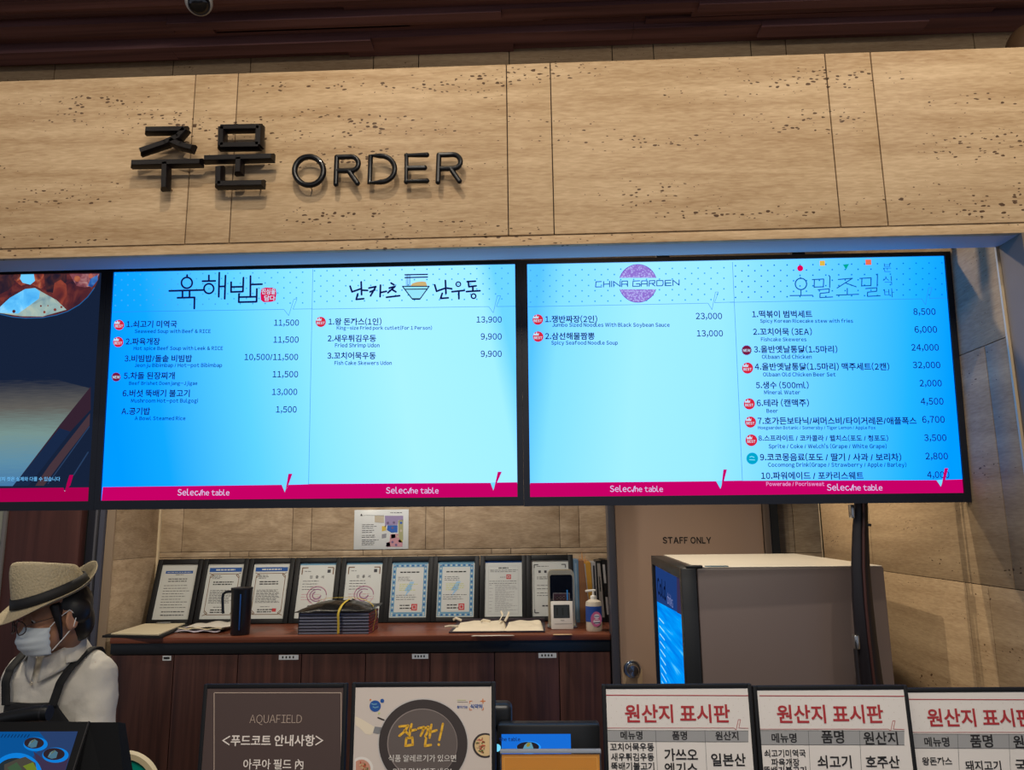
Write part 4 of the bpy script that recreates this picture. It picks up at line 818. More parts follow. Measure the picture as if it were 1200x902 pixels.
b = MB(); b.lathe([(r*.36, .762*hb), (r*.36, .83*hb), (r*.3, .845*hb), (.006, .85*hb), (.006, .955*hb), (0, .956*hb)], WHITE, 20); b.tube([(.012, 0, .965*hb), (-.0, 0, .97*hb), (-.042, 0, .95*hb)], .006, WHITE, 10); b.build('pump', t)
# binders and folders at the right end
yf = 4.62
def spine(lab, top0, top1, bot0, bot1, ytop, ybot, dep, m, kind, extra=None, cat='binder'):
    """an upright binder; its four front corners are read off the photo at its own depth"""
    A = [atY(bot0, ybot, yf), atY(bot1, ybot, yf), atY(top1, ytop, yf), atY(top0, ytop, yf)]; o = Vector((A[0].x, yf, ZW)); A = [p-o for p in A]
    A[0].z = A[1].z = .001; t = thing(kind, lab, cat, o, 'files at the right end of the worktop')
    b = MB(); b.prism([(p.x, p.z) for p in A], 0, dep, m); b.build('cover', t)
    if extra: extra(t, A, o)
    return t
def stripe(f0, f1, g0, g1, m, name='spine_label'):
    def go(t, A, o):
        b = MB(); L_ = lambda f, g: A[0].lerp(A[1], f).lerp(A[3].lerp(A[2], f), g)
        b.prism([(p.x, p.z) for p in (L_(f0, g0), L_(f1, g0), L_(f1, g1), L_(f0, g1))], -.0012, -.0001, m); b.build(name, t)
    return go
def many(*fs): return lambda t, A, o: [f(t, A, o) for f in fs]
SL = mat('spine_white', (170, 170, 172), .6); SD = mat('spine_dark_text', (44, 46, 54), .6)
spine('pale blue folder leaning beside the silver-rimmed holder', 672.8, 677.6, 676, 680, 656, 738, .2, mat('folder_pale_blue', (96, 128, 158), .6), 'file_folder', stripe(.2, .5, .05, .95, mat('folder_blue_edge', (140, 166, 190), .6), 'edge'), 'folder')
spine('brown kraft paper folder between the pale blue folder and the yellow one', 678, 684, 680.5, 692, 657, 739, .22, mat('kraft', (138, 96, 66), .8, noise=.15), 'file_folder', None, 'folder')
spine('yellow folder with a ragged top among the files', 684.4, 692.2, 692.3, 697.0, 659, 739, .22, mat('folder_yellow', (196, 146, 50), .7), 'file_folder', many(stripe(0, .14, .02, .98, SL, 'paper_edge')), 'folder')
spine('white binder with dark spine print right of the yellow folder', 692.6, 697.8, 697.3, 701.5, 659, 739, .22, SL, 'ring_binder', stripe(.35, .75, .3, .95, SD))
spine('grey binder with printed spine among the black files', 698.4, 704.0, 702, 711.3, 657, 739, .22, BLACK, 'ring_binder', many(stripe(.2, .8, .08, .96, mat('spine_grey', (150, 146, 142), .6)), stripe(.4, .6, .5, .75, SD, 'spine_print')))
spine('black binder with two short white spine labels', 704.4, 709.6, 711.6, 715.6, 655.5, 739, .22, BLACK, 'ring_binder', many(stripe(.2, .75, .62, .92, SL), stripe(.2, .75, .12, .4, SL)))
spine('last black binder with a pale spine strip beside the door frame', 709.9, 714, 715.9, 719.5, 656, 739, .22, BLACK, 'ring_binder', stripe(.3, .7, .3, .9, SD))
p = atY(683, 655, 4.7); t = thing('paper_tuft', 'small orange paper tuft sticking out above the kraft folder', 'paper tuft', (p.x, 4.7, p.z-.03))
b = MB()
for k in range(7): A = k*.9; b.tube([(0, 0, -.06), (.006*math.cos(A), .006*math.sin(A), 0), (.026*math.cos(A), .02*math.sin(A), .03+.02*(k % 3))], [.003, .005, .001], mat('tuft_orange', (206, 150, 90), .7), 6)
b.build('tuft_strip', t)

# ================================================================== DRINKS FRIDGE by the right wall
FX0, FX1, FY0, FY1, FZ = .475, 1.035, 2.45, 3.4, 1.4585
t = thing('drinks_fridge', 'grey drinks fridge with a lit blue glass door beside the right stone wall', 'fridge', Matrix.Translation((FX0, FY0, 0)) @ Matrix.Rotation(R(-2.5), 4, 'Z') @ Matrix.Translation(((FX1-FX0)/2, (FY1-FY0)/2, 0))); o = Vector(((FX0+FX1)/2, (FY0+FY1)/2, 0))
FG = mat('fridge_grey', (98, 86, 83), .35, spec=.4, noise=.02, scale=3)
b = MB(); b.box(FX0-o.x+.002, FX1-o.x, FY0-o.y, FY1-o.y, .06, FZ, FG, .006); b.build('cabinet', t)
b = MB(); b.box(FX0-o.x+.006, FX1-o.x-.004, FY0-o.y+.004, FY1-o.y-.004, FZ+.0002, FZ+.003, mat('fridge_top_lit', (206, 198, 184), .35), .001); b.build('lit_top', t)  # paler top sheet: light falling on the fridge top, put into its colour
b = MB(); b.box(FX0-o.x+.03, FX1-o.x-.01, FY0-o.y+.01, FY1-o.y-.01, .0, .06, BLKM); b.build('plinth', t)
DK = mat('fridge_door_frame', (20, 22, 25), .35); dx0, dx1 = FX0-.047-o.x, FX0-o.x
b = MB(); y0, y1 = FY0-o.y, FY1-o.y
for q in ((y0, y0+.045, .06, FZ), (y1-.03, y1, .06, FZ), (y0+.045, y1-.03, FZ-.035, FZ), (y0+.045, y1-.03, .06, .16)): b.box(dx0, dx1, q[0], q[1], q[2], q[3], DK, .003)
b.box(dx1-.004, dx1, y0+.045, y1-.03, .16, FZ-.035, mat('fridge_back', (30, 50, 90), .5)); dr = b.build('door', t)
def colx(m, a, bb, s_=1.): pass
gm = bpy.data.materials.new('lit_blue_glass'); gm.use_nodes = True; nt = gm.node_tree; nt.nodes.clear(); L = nt.links.new; o_ = nt.nodes.new('ShaderNodeOutputMaterial'); e_ = nt.nodes.new('ShaderNodeEmission'); tc_ = nt.nodes.new('ShaderNodeTexCoord'); br = nt.nodes.new('ShaderNodeTexNoise'); mp_ = nt.nodes.new('ShaderNodeMapping'); mp_.inputs['Scale'].default_value = (1, 1.2, 30); br.inputs['Scale'].default_value = 2.2
L(tc_.outputs['Object'], mp_.inputs[0]); L(mp_.outputs[0], br.inputs['Vector']); r_ = ramp(nt, [(.35, lin((0, 128, 236))), (.62, lin((0, 160, 255))), (.75, lin((90, 200, 255)))]); L(br.outputs['Fac'], r_.inputs[0]); L(r_.outputs[0], e_.inputs[0]); L(e_.outputs[0], o_.inputs[0])
# door panel pieces lie on the plane x = dx0+.012 (facing left)
gx = dx0+.014; ya, yb2 = y0+.047, y1-.032
zt_, zb_ = FZ-.037, .165; zh0, zh1 = zt_-.112, zt_-.15   # slanted lower edge of the header: far end higher
def facex(mb, pts, m, x): mb.add([(x, y, z) for y, z in pts], [list(range(len(pts)))], m)
b = MB(); facex(b, [(ya, zb_), (yb2, zb_), (yb2, zh1), (ya, zh0)], gm, gx)
for k in range(36):
    z = zb_+.02+k*.031
    if z < zh1-.05: facex(b, [(yb2-.06, z), (yb2-.24, z), (yb2-.24, z+.006), (yb2-.06, z+.006)], emat('shelf_glow', (150, 222, 255)), gx-.001)
b.build('lit_glass', dr, smooth=False, fixn=False)
b = MB(); HB = emat('header_navy', (30, 58, 116)); facex(b, [(ya, zh0), (yb2, zh1), (yb2, zt_), (ya, zt_)], HB, gx-.0005); facex(b, [(ya, zh0), (ya+.2, zh0-.01), (ya+.16, zt_), (ya, zt_)], emat('header_plum', (56, 46, 78)), gx-.001)
V, F = glyphs('Cold', .03); kx = .30/max(v[0] for v in V); b.add([(gx-.002, yb2-.06-v[0]*kx, zt_-.112+v[1]*.085) for v in V], F, emat('cold_text', (8, 16, 44)))
V, F = glyphs('drinks', .0); kx = .17/max(v[0] for v in V); b.add([(gx-.002, yb2-.4-v[0]*kx, zt_-.118+v[1]*.05) for v in V], F, emat('drinks_text', (130, 140, 190)))
b.build('header_panel', dr, smooth=False, fixn=False)
b = MB(); b.box(dx1-.03, dx1+.02, y0-.002, y0+.03, FZ, FZ+.008, DK, .002); b.box(dx1+.03, dx1+.1, y0+.005, y0+.03, FZ, FZ+.006, mat('hinge_teal', (60, 90, 104), .5), .002); b.build('hinge', t)

# ================================================================== FRONT COUNTER and what stands on it
ZC = .862
t = thing('service_counter', 'long dark service counter below the notice boards', 'counter', (-.9, 1.78, 0))
b = MB(); b.box(-2.1, 2.0, -.36, .34, .822, ZC, mat('counter_stone', (60, 54, 50), .3, noise=.2, scale=20), .004); b.build('countertop', t)
b = MB(); b.box(-2.1, 2.0, -.32, .32, 0, .8215, PANW); b.build('front_panel', t)
BYY = 1.6
def board(px0, px1, py0, label, lean=3.0, BYY=1.6):
    a = atY(px0, py0, BYY); c = atY(px1, py0, BYY); hw = (c.x-a.x)/2-.0008; H_ = (a.z+c.z)/2-ZC
    M = Matrix.Translation(((a.x+c.x)/2, BYY-.022, ZC+.001)) @ Matrix.Rotation(-R(lean), 4, 'X')
    t = thing('notice_board', label, 'notice board', M, 'framed notice boards on the counter'); H_ = H_/math.cos(R(lean))
    b = MB(); fw = .0078
    for q in ((-hw, -hw+fw, 0, H_), (hw-fw, hw, 0, H_), (-hw+fw, hw-fw, 0, fw), (-hw+fw, hw-fw, H_-fw, H_)): b.box(q[0], q[1], -.0055, .008, q[2], q[3], mat('board_frame', (18, 19, 22), .6, spec=.25), .0015)
    b.build('frame', t)
    b = MB(); b.box(-hw+.004, hw-.004, .0081, .012, .004, H_-.004, BLKM); b.build('backing', t)
    for sx in (-1, 1): b = MB(); b.box(sx*hw*.6-.012, sx*hw*.6+.012, .0122, .09, 0.0, .012, BLKM, .002, Matrix.Rotation(R(lean), 4, 'X')); b.build('foot', t)
    return t, Sheet(M, -.004), hw-fw, fw, H_-fw
# brown information board
t, s, iw, z0, z1 = board(239.5, 408, 801.5, 'brown information board with white writing, left of the frying pan board')
BRS = mat('board_brown', (74, 58, 54), .6); s.rect(-iw, iw, z0, z1, BRS, 0); TX = mat('print_cream', (226, 216, 206), .7)
s.crop(230, 780, 3.333); s.stroke([(70, 500), (70, 105), (566, 105), (566, 500)], 3, mat('print_beige', (176, 156, 140), .7), 1, False)
s.text('AQUAFIELD', 208, 412, 223, mat('print_beige', (176, 156, 140)), -.012, 2); s.text('<푸드코트 안내사항>', 100, 496, 309, TX, .018, 2); s.text('아쿠아 필드 內', 183, 418, 400, TX, .012, 2)
s.build('printed_sheet', t)
# frying pan allergy board
t, s, iw, z0, z1 = board(412.5, 581, 800, 'grey allergy notice board with a frying pan picture and yellow heading')
s.rect(-iw, iw, z0, z1, mat('board_warm_grey', (204, 192, 182), .6), 0); s.crop(400, 790, 6.316)
PK = mat('pan_dark', (58, 50, 48), .6); PI = mat('pan_inner', (96, 86, 82), .6); RIM = mat('pan_rim', (190, 184, 180), .5)
s.poly([(104, 310), (150, 330), (246, 388), (232, 440), (214, 448), (180, 440), (140, 400), (104, 372)], mat('pan_handle_cream', (222, 208, 184), .6), 1)
s.poly([(248, 385), (300, 392), (300, 445), (234, 432)], mat('pan_steel', (128, 128, 130), .5), 2); s.stroke([(272, 320), (318, 338)], 10, PK, 2)
s.disc(605, 512, 337, RIM, 2, 64); s.disc(606, 513, 328, PK, 3, 64); s.disc(600, 512, 260, mat('pan_edge', (140, 128, 122), .6), 4, 64); s.disc(602, 512, 254, PI, 5, 64)
YLW = mat('brush_yellow', (228, 176, 52), .7); w = 17
for P in ([(432, 385), (496, 378), (470, 420), (432, 452)], [(470, 412), (496, 440)], [(522, 368), (512, 400), (505, 462)], [(515, 415), (553, 408)], [(483, 470), (476, 528), (530, 518), (527, 466), (483, 470)],
  [(572, 398), (612, 388), (604, 420), (588, 452)], [(612, 400), (645, 386), (640, 420), (622, 456)], [(668, 372), (660, 410), (655, 466)], [(662, 425), (705, 412)], [(628, 472), (620, 528), (664, 520)], [(752, 365), (742, 420), (726, 482)]): s.stroke(P, w, YLW, 7)
s.disc(722, 518, 10, YLW, 7, 12)
PW = mat('print_pale', (226, 220, 212), .7); s.text('식품 알레르기가 있으면', 350, 850, 640, PW, .0, 7); s.text('미리 말씀해주세요!', 385, 815, 742, PW, .0, 7)
s.disc(251, 234, 42, BLUEB, 2); s.disc(303, 195, 15, BLUEB, 2, 14); s.disc(216, 187, 7, mat('dot_orange', (206, 120, 60), .7), 2, 10); s.disc(280, 287, 8, YG, 2, 10)
s.stroke([(226, 216), (240, 222), (262, 218)], 8, LBLUE, 3); s.stroke([(236, 240), (250, 246), (272, 240)], 8, LBLUE, 3)
s.text('찾아가는', 857, 936, 250, BLUEB, .02, 2); s.text('식약처', 955, 1044, 250, BLUEB, .03, 2); OR = mat('dot_orange', (206, 120, 60)); s.stroke([(1048, 182), (1048, 214)], 7, OR, 2); s.stroke([(1032, 198), (1064, 198)], 7, OR, 2); s.stroke([(968, 196), (950, 198), (950, 214)], 5, OR, 2); s.stroke([(948, 248), (950, 262), (966, 264)], 5, OR, 2); s.stroke([(1040, 264), (1052, 260), (1052, 246)], 5, OR, 2); s.stroke([(858, 190), (920, 190)], 3, YG, 2); s.stroke([(858, 204), (936, 204)], 2, INK, 2)
FC = [mat('food_red', (190, 84, 58), .7), mat('food_green', (96, 112, 52), .7), mat('food_noodle', (214, 184, 136), .7), mat('food_rose', (196, 140, 116), .7)]
def food(cx, cy, r, a0, a1, n):
    for k in range(n):
        A = R(random.uniform(a0, a1)); q = r*math.sqrt(random.random())*.86; x, y = cx+q*math.cos(A), cy+q*math.sin(A)
        s.stroke([(x, y), (x+random.uniform(-16, 4), y+random.uniform(-14, 14))], 9, FC[k % 4], 4+k % 3)
s.disc(1064, 525, 92, PK, 2, 32, a0=68, a1=292); s.disc(1066, 525, 78, FC[2], 3, 28, a0=66, a1=294); food(1064, 525, 74, 100, 260, 34)
s.disc(150, 695, 86, mat('plate_white', (222, 216, 208), .5), 2, 28, a0=-125, a1=125); s.disc(150, 695, 66, FC[3], 3, 24, a0=-130, a1=130); food(150, 700, 62, -100, 90, 28)
s.build('printed_sheet', t)
# origin boards
RD = mat('print_red', (164, 44, 50), .7); GH = mat('header_grey', (150, 150, 150), .7); KK = mat('print_black', (26, 24, 26), .7); OSH = mat('board_paper', (216, 210, 204), .6); DT = mat('print_dots', (196, 184, 172), .8)
def origin(px0, px1, py, label, cr, geo, cells, Y=1.6):
    t, s, iw, z0, z1 = board(px0, px1, py, label, BYY=Y)
    s.rect(-iw, iw, z0, z1, OSH, 0); s.crop(*cr); g = geo
    for j in range(5):
        for i in range(14): s.disc(g['x0']+(i+.5*(j % 2))*(g['x1']-g['x0'])/14, g['y1']+(g['y2']-g['y1'])*(.12+.19*j), g['u']*3, DT, 1, 8)
    s.stroke([(g['x0'], g['y1']), (g['x1'], g['y1']+g['u']*4)], g['u']*6, RD, 2, False)
    k = g['tick']; s.stroke([(g['x0'], g['y2']), (k-g['u']*25, g['y2']), (k-g['u']*8, g['y2']+g['u']*14), (k+g['u']*8, g['y2']-g['u']*62), (k+g['u']*25, g['y2']-g['u']*62), (k+g['u']*12, g['y2']), (g['x1'], g['y2']+2*g['u'])], g['u']*3.5, RD, 2, False)
    s.poly([(g['x0'], g['h0']), (g['x1'], g['h0']+3*g['u']), (g['x1'], g['h1']+3*g['u']), (g['x0'], g['h1'])], GH, 1)
    for yy in (g['h0'], g['h1']): s.stroke([(g['x0'], yy), (g['x1'], yy+3*g['u'])], g['u']*2.5, KK, 2, False)
    for c in g['cols']: s.stroke([(c, g['h0']), (c+g['u']*20, g['h0']+g['u']*400)], g['u']*2.5, INK, 2, False)
    s.text('원산지 표시판', *g['title'], RD, .022, 3)
    for c in cells: s.text(c[0], c[1], c[2], c[3], KK, .02, 3)
    s.build('printed_sheet', t)
origin(704.6, 880.3, 802, 'first country of origin board from the left, with red heading and table', (700, 800, 6.316), dict(x0=66, x1=1118, y1=90, y2=333, u=1., tick=1035, h0=350, h1=433, cols=(430, 795), title=(205, 985, 280)),
  [('메뉴명', 172, 335, 412), ('품명', 555, 665, 414), ('원산지', 875, 1045, 416), ('꼬치어묵우동', 95, 420, 497), ('새우튀김우동', 102, 420, 570), ('뚝배기불고기', 103, 422, 640), ('가쓰오', 497, 745, 568), ('엑기스', 500, 745, 672), ('일본산', 845, 1100, 606)])
origin(881, 1062.5, 803.5, 'second country of origin board, in front of the fridge, naming beef', (870, 560, 2.636), dict(x0=52, x1=500, y1=672, y2=775, u=.417, tick=461, h0=779, h1=823, cols=(203, 361), title=(108, 437, 751)),
  [('메뉴명', 91, 168, 814), ('품명', 245, 315, 815), ('원산지', 375, 481, 819), ('쇠고기미역국', 68, 196, 859), ('파육개장', 90, 177, 887), ('뚝배기불고기', 66, 198, 912), ('쇠고기', 233, 338, 892), ('호주산', 382, 487, 892)])
origin(1056.5, 1233, 806, 'third country of origin board, cut off at the right edge', (870, 560, 2.636), dict(x0=514, x1=965, y1=683, y2=785, u=.417, tick=925, h0=790, h1=834, cols=(664, 822), title=(573, 900, 762)),
  [('메뉴명', 563, 640, 826), ('품명', 705, 775, 828), ('원산지', 838, 944, 830), ('왕돈까스', 556, 648, 884), ('돼지고기', 690, 800, 900), ('국내산', 845, 950, 902)], 1.63)

# customer display in the middle with the yellow card holder
a = atY(583, 849, 1.66); c = atY(703, 849, 1.66); M = Matrix.Translation(((a.x+c.x)/2, 1.66, ZC+.001)); hw = (c.x-a.x)/2; H_ = (a.z+c.z)/2-ZC
t = thing('order_display', 'black counter display with a blue screen between the two groups of boards', 'display', M)
b = MB(); b.box(-hw, hw, 0, .035, .08, H_, BLACK, .006); b.build('housing', t)
b = MB(); b.box(-.04, .04, .01, .04, .0, .09, BLACK, .004); b.box(-.07, .07, -.02, .08, 0, .012, BLACK, .003); b.build('stand', t)
s = Sheet(M, -.0005); s.crop(560, 820, 7.5); a = s.pt(150, 300); c = s.pt(815, 300)
s.rect(-hw+.008, c.x, .1, a.y, emat('display_blue', (24, 108, 212)), 1)
s.text('the table', 188, 372, 360, emat('display_ink', (22, 40, 92)), .02, 2); BB = emat('display_bowl', (40, 150, 250)); BK = emat('display_bowl_dark', (36, 30, 36))
s.disc(447, 418, 108, BB, 2, 32, ry=56); s.disc(440, 412, 98, BK, 3, 32, ry=46); s.poly([(395, 430), (410, 395), (440, 370), (470, 372), (492, 432), (440, 446)], emat('display_food', (96, 150, 170)), 4); s.poly([(425, 395), (440, 372), (462, 378), (455, 405), (432, 412)], emat('display_food_green', (140, 130, 50)), 5)
s.disc(168, 420, 34, CY, 2, 18, a0=-90, a1=90); s.build('screen', t)
a = atY(582, 831, 1.66); p = atY(590, 840, 1.66)
t = thing('card_terminal', 'rounded black terminal head peeking out beside the frying pan board', 'terminal', (p.x-.014, 1.7, ZC+.001)); zt = a.z-ZC
b = MB(); b.box(-.03, .0285, 0, .05, zt-.05, zt, BLACK, .012, seg=4); b.build('head', t)
b = MB(); b.box(-.012, .012, .01, .04, .002, zt-.049, BLKM, .003); b.box(-.03, .03, .0, .06, 0, .012, BLKM, .003); b.build('stand', t)
a = atY(586, 878.5, 1.56); c = atY(704, 878.5, 1.56); hw = (c.x-a.x)/2; H_ = a.z-ZC; M = Matrix.Translation(((a.x+c.x)/2, 1.56, ZC+.001))
t = thing('card_holder', 'clear acrylic holder with an orange card before the blue counter display', 'card holder', M)
am = bpy.data.materials.new('acrylic'); am.use_nodes = True; nt = am.node_tree; nt.nodes.clear(); o_ = nt.nodes.new('ShaderNodeOutputMaterial'); mx_ = nt.nodes.new('ShaderNodeMixShader'); mx_.inputs[0].default_value = .05; tr_ = nt.nodes.new('ShaderNodeBsdfTransparent'); gl_ = nt.nodes.new('ShaderNodeBsdfGlossy'); gl_.inputs['Roughness'].default_value = .05
nt.links.new(tr_.outputs[0], mx_.inputs[1]); nt.links.new(gl_.outputs[0], mx_.inputs[2]); nt.links.new(mx_.outputs[0], o_.inputs[0])
b = MB(); b.box(-hw, hw, -.004, -.0015, 0, H_, am, .0005); b.box(-hw, hw, .0015, .004, 0, H_, am, .0005); b.box(-hw, hw, -.05, .05, -.0005, .0, am); b.build('acrylic_panels', t)
b = MB(); b.box(-hw+.003, hw-.003, -.001, .001, .004, H_-.0085, mat('card_orange', (214, 140, 30), .5)); b.build('orange_card', t)
s = Sheet(M, -.0012); z = H_-.0095; lframe(s, -hw+.007, hw-.007, .01, z-.004, .0012, mat('card_line', (232, 170, 70), .5), 0); s.build('card_border', t)
b = MB(); b.box(-hw, hw, -.0045, .0045, H_-.006, H_, mat('acrylic_edge', (150, 156, 166), .2), .0005); b.build('top_edge', t)

# point of sale screen at the lower left, tilted back
TY = 1.6; th = R(27); a = atY(-120, 845, TY); c = atY(104, 846, TY); M = Matrix.Translation(((a.x+c.x)/2, TY, (a.z+c.z)/2)) @ Matrix.Rotation(-th, 4, 'X'); hw = (c.x-a.x)/2
t = thing('sales_terminal', 'black tilted sales screen showing bowls of food in front of the cashier', 'sales terminal', M)
b = MB(); b.box(-hw, hw, 0, .03, -.31, 0, mat('terminal_black', (14, 15, 17), .8, spec=.2), .002); b.build('screen_housing', t)
Mi = M.inverted(); loc = lambda p: Mi @ p
q = [atY(104, 846, TY+.004), atY(138, 846, TY+.004), atY(160, 900, TY-.02), atY(176, 955, TY-.05)]
tl, tr, br_, bl = loc(q[0]), loc(q[1]), loc(Vector((q[3].x, TY-.06, ZC+.004))), loc(Vector((q[0].x-.1, TY-.1, ZC+.004)))
back = lambda p, dy: loc(M @ p + Vector((0, dy, -.3*dy if dy < .04 else 0)))
P = [tl, tr, br_, bl]; V = P+[back(p, .03 if k < 2 else .06) for k, p in enumerate(P)]
b = MB(); b.add(V, [[0, 1, 2, 3], [4, 7, 6, 5], [0, 4, 5, 1], [1, 5, 6, 2], [2, 6, 7, 3], [3, 7, 4, 0]], mat('terminal_black', (14, 15, 17))); b.build('side_housing', t)
b = MB(); x0 = loc(atY(-120, 845, TY)).x; w_ = M.to_3x3(); V = [loc(Vector((c.x-.1, TY-.1, ZC+.002))), loc(Vector((a.x+.1, TY-.1, ZC+.002))), loc(Vector((a.x+.1, TY+.13, ZC+.002))), loc(Vector((c.x-.1, TY+.13, ZC+.002)))]
V += [Vector((hw-.06, .03, -.29)), Vector((-hw+.06, .03, -.29)), Vector((-hw+.06, .032, -.03)), Vector((hw-.06, .032, -.03))]
b.add(V, [[0, 1, 2, 3], [4, 7, 6, 5], [0, 4, 5, 1], [1, 5, 6, 2], [2, 6, 7, 3], [3, 7, 4, 0]], BLKM); b.build('stand', t)
b = MB(); b.box(hw-.0005, hw+.0015, -.0015, .004, -.31, 0, mat('seam_grey', (50, 48, 48), .4)); b.build('seam_trim', t)
s = Sheet(M, -.0006); s.crop(0, 850, 10.909); cr = s.pt(995, 75)
gm = emat('sales_blue', (10, 80, 146)); s.rect(-hw+.02, cr.x, -.28, cr.y, gm, 1)
s.poly([(500, 76), (996, 76), (800, 700), (560, 700), (420, 400), (600, 200)], emat('sales_slate', (40, 62, 104)), 2); s.poly([(430, 330), (560, 430), (880, 420), (800, 700), (600, 700), (480, 500)], emat('sales_plum', (58, 48, 74)), 3)
TL_ = emat('sales_bowl', (14, 124, 214)); TM = emat('sales_bowl_dark', (44, 34, 40)); TN = emat('sales_bowl_food', (74, 112, 130))
for cx, cy, r in ((450, 225, 155), (705, 365, 168)):
    s.disc(cx+8, cy+14, r, TL_, 4, 32, ry=r*.58); s.disc(cx-10, cy, r*.82, TM, 5, 28, ry=r*.46); s.poly([(cx-90, cy+40), (cx-60, cy-20), (cx, cy-50), (cx+40, cy-20), (cx+20, cy+50), (cx-40, cy+62)], TN, 6)
    s.stroke([(cx-40, cy-10), (cx, cy-40)], 12, emat('sales_leaf', (96, 100, 56)), 7); s.stroke([(cx-70, cy+20), (cx-30, cy-30)], 10, emat('sales_rice', (110, 140, 146)), 7)
s.disc(220, 640, 325, TL_, 4, 40, ry=290); s.disc(200, 650, 270, emat('sales_dish', (36, 46, 52)), 5, 36, ry=235); s.poly([(60, 500), (200, 440), (330, 400), (460, 480), (480, 600), (60, 640)], emat('sales_dish_brown', (70, 66, 58)), 6); s.poly([(300, 520), (430, 470), (480, 560), (400, 620)], emat('sales_dish_green', (104, 122, 40)), 7); s.poly([(100, 540), (220, 470), (290, 560), (180, 640)], emat('sales_dish_olive', (60, 84, 60)), 7)
for x in range(20, 380, 42): s.stroke([(x, 150), (x+22, 118)], 12, emat('sales_ink', (8, 44, 88)), 4)
s.build('screen', t)
# black cylindrical scanner lying behind the top edge
p0 = atY(52, 835.5, 1.8); p1 = atY(14, 838, 1.8); t = thing('barcode_scanner', 'black cylindrical scanner head above the sales screen in front of the apron', 'scanner', (p0.x, 1.8, ZC+.001)); zz = p0.z-ZC
b = MB(); rad = (atY(52, 826, 1.8)-atY(52, 845, 1.8)).length/2; e = p1-p0
b.tube([(0.012, 0, zz), (.005, 0, zz), e*.3+Vector((0, 0, zz)), e+Vector((0, 0, zz-.004)), e*1.9+Vector((0, 0, zz-.012))], [rad*.93, rad, rad*.98, rad*.8, rad*.6], BLACK, 24); b.build('head', t)
b = MB(); b.tube([(e.x*1.3, 0, zz-.01), (e.x*1.3-.01, 0, zz*.5), (e.x*1.3, 0, .01)], [.012, .01, .012], BLKM, 12); b.lathe([(0, 0), (.045, 0), (.045, .008), (.015, .016), (0, .016)], BLKM, 24, Matrix.Translation((e.x*1.3, 0, 0))); b.build('stand', t)
b = MB(); b.tube([(.0, -.0, zz), (-.004, 0, zz)], rad*1.02, mat('scanner_ring', (46, 46, 50), .3), 24); b.build('ring', t)
# cream ring dish with teal middle behind the terminal
p = atY(149, 924, 1.86); r = .112; M = Matrix.Translation((p.x, 1.86, ZC+r+.002)) @ Matrix.Rotation(R(90), 4, 'X') ; pz = p.z
t = thing('round_dish', 'cream rimmed dish with a teal middle propped beside the sales screen', 'dish', Matrix.Translation((p.x, 1.86, ZC+.001)))
rr0 = (atY(187, 902, 1.86)-p).length; zc = pz-ZC
Mh = Matrix.Translation((0, 0, zc)) @ Matrix.Rotation(R(90), 4, 'X')
b = MB(); b.lathe([(rr0-.012, 0), (rr0-.002, .004), (rr0+.002, .012), (rr0-.003, .02), (rr0-.016, .018), (rr0-.02, .006), (rr0-.012, 0)], mat('dish_cream', (214, 198, 160), .45), 40, Mh); b.build('rim', t)
b = MB(); b.lathe([(0, .004), (rr0-.019, .006), (rr0-.019, .012), (0, .01)], mat('dish_teal', (0, 140, 120), .4), 36, Mh); b.build('dish_centre', t)
b = MB(); b.box(-.03, .03, -.01, .05, 0, max(.01, zc-rr0-.002), BLKM, .003); b.build('prop_stand', t)

# ================================================================== THE CASHIER
def merged(mb, name, parent, voxel, smooth_it=6, M=None):
    """fuse overlapping pieces into one continuous skin"""
    o = mb.build(name, parent, M, smooth=False); r = o.modifiers.new('r', 'REMESH'); r.mode = 'VOXEL'; r.voxel_size = voxel
    s_ = o.modifiers.new('s', 'SMOOTH'); s_.factor = .5; s_.iterations = smooth_it
    return bake(o)
PX_, PY_ = -1.467, 2.36
t = thing('person', 'cashier in straw hat, glasses, face mask, white shirt and black apron looking down', 'person', Matrix.Translation((PX_, PY_, 0)) @ Matrix.Rotation(R(-6), 4, 'Z'))
SKIN = mat('skin', (176, 128, 100), .5, spec=.35, noise=.05, scale=20); HAIRM = mat('hair_black', (18, 16, 17), .45); SHIRT = mat('shirt_white', (214, 210, 200), .8, bump=.15, scale=60, noise=.03)
APR = mat('apron_black', (20, 21, 24), .8); STRAW = mat('straw_hat', (176, 162, 132), .75, bump=.5, scale=160, noise=.16); MASK = mat('mask_white', (206, 216, 222), .7, bump=.05, scale=30)
TROU = mat('trousers_black', (24, 24, 28), .8)
HC = Vector((.05, -.07, 1.352)); HM = Matrix.Translation(HC) @ Matrix.Rotation(R(-33), 4, 'Z') @ Matrix.Rotation(R(8), 4, 'X') @ Matrix.Scale(.88, 4)
PROF = [(.78, .10, .155, .115), (.9, .075, .135, .105), (1.0, .06, .138, .108), (1.1, .04, .148, .112), (1.17, .03, .145, .10), (1.215, .028, .115, .075), (1.245, .02, .066, .058)]
def prof(z):
    z = max(PROF[0][0], min(PROF[-1][0], z))
    for p, q in zip(PROF, PROF[1:]):
        if z <= q[0]: f = (z-p[0])/(q[0]-p[0]); return tuple(p[k]+(q[k]-p[k])*f for k in (1, 2, 3))
def torso(mb, grow, m, zmin=.78):
    V = []; F = []; n = 28; Z = [zmin+(1.245-zmin)*i/22 for i in range(23)]
    for z in Z:
        cy, a_, b_ = prof(z)
        for k in range(n): A = 2*math.pi*k/n; V.append(((a_+grow)*math.cos(A), cy+(b_+grow)*math.sin(A), z))
    for i in range(22):
        for k in range(n): q = (k+1) % n; F.append([i*n+k, i*n+q, (i+1)*n+q, (i+1)*n+k])
    F.append(list(range(n))[::-1]); F.append([22*n+k for k in range(n)]); mb.add(V, F, m)
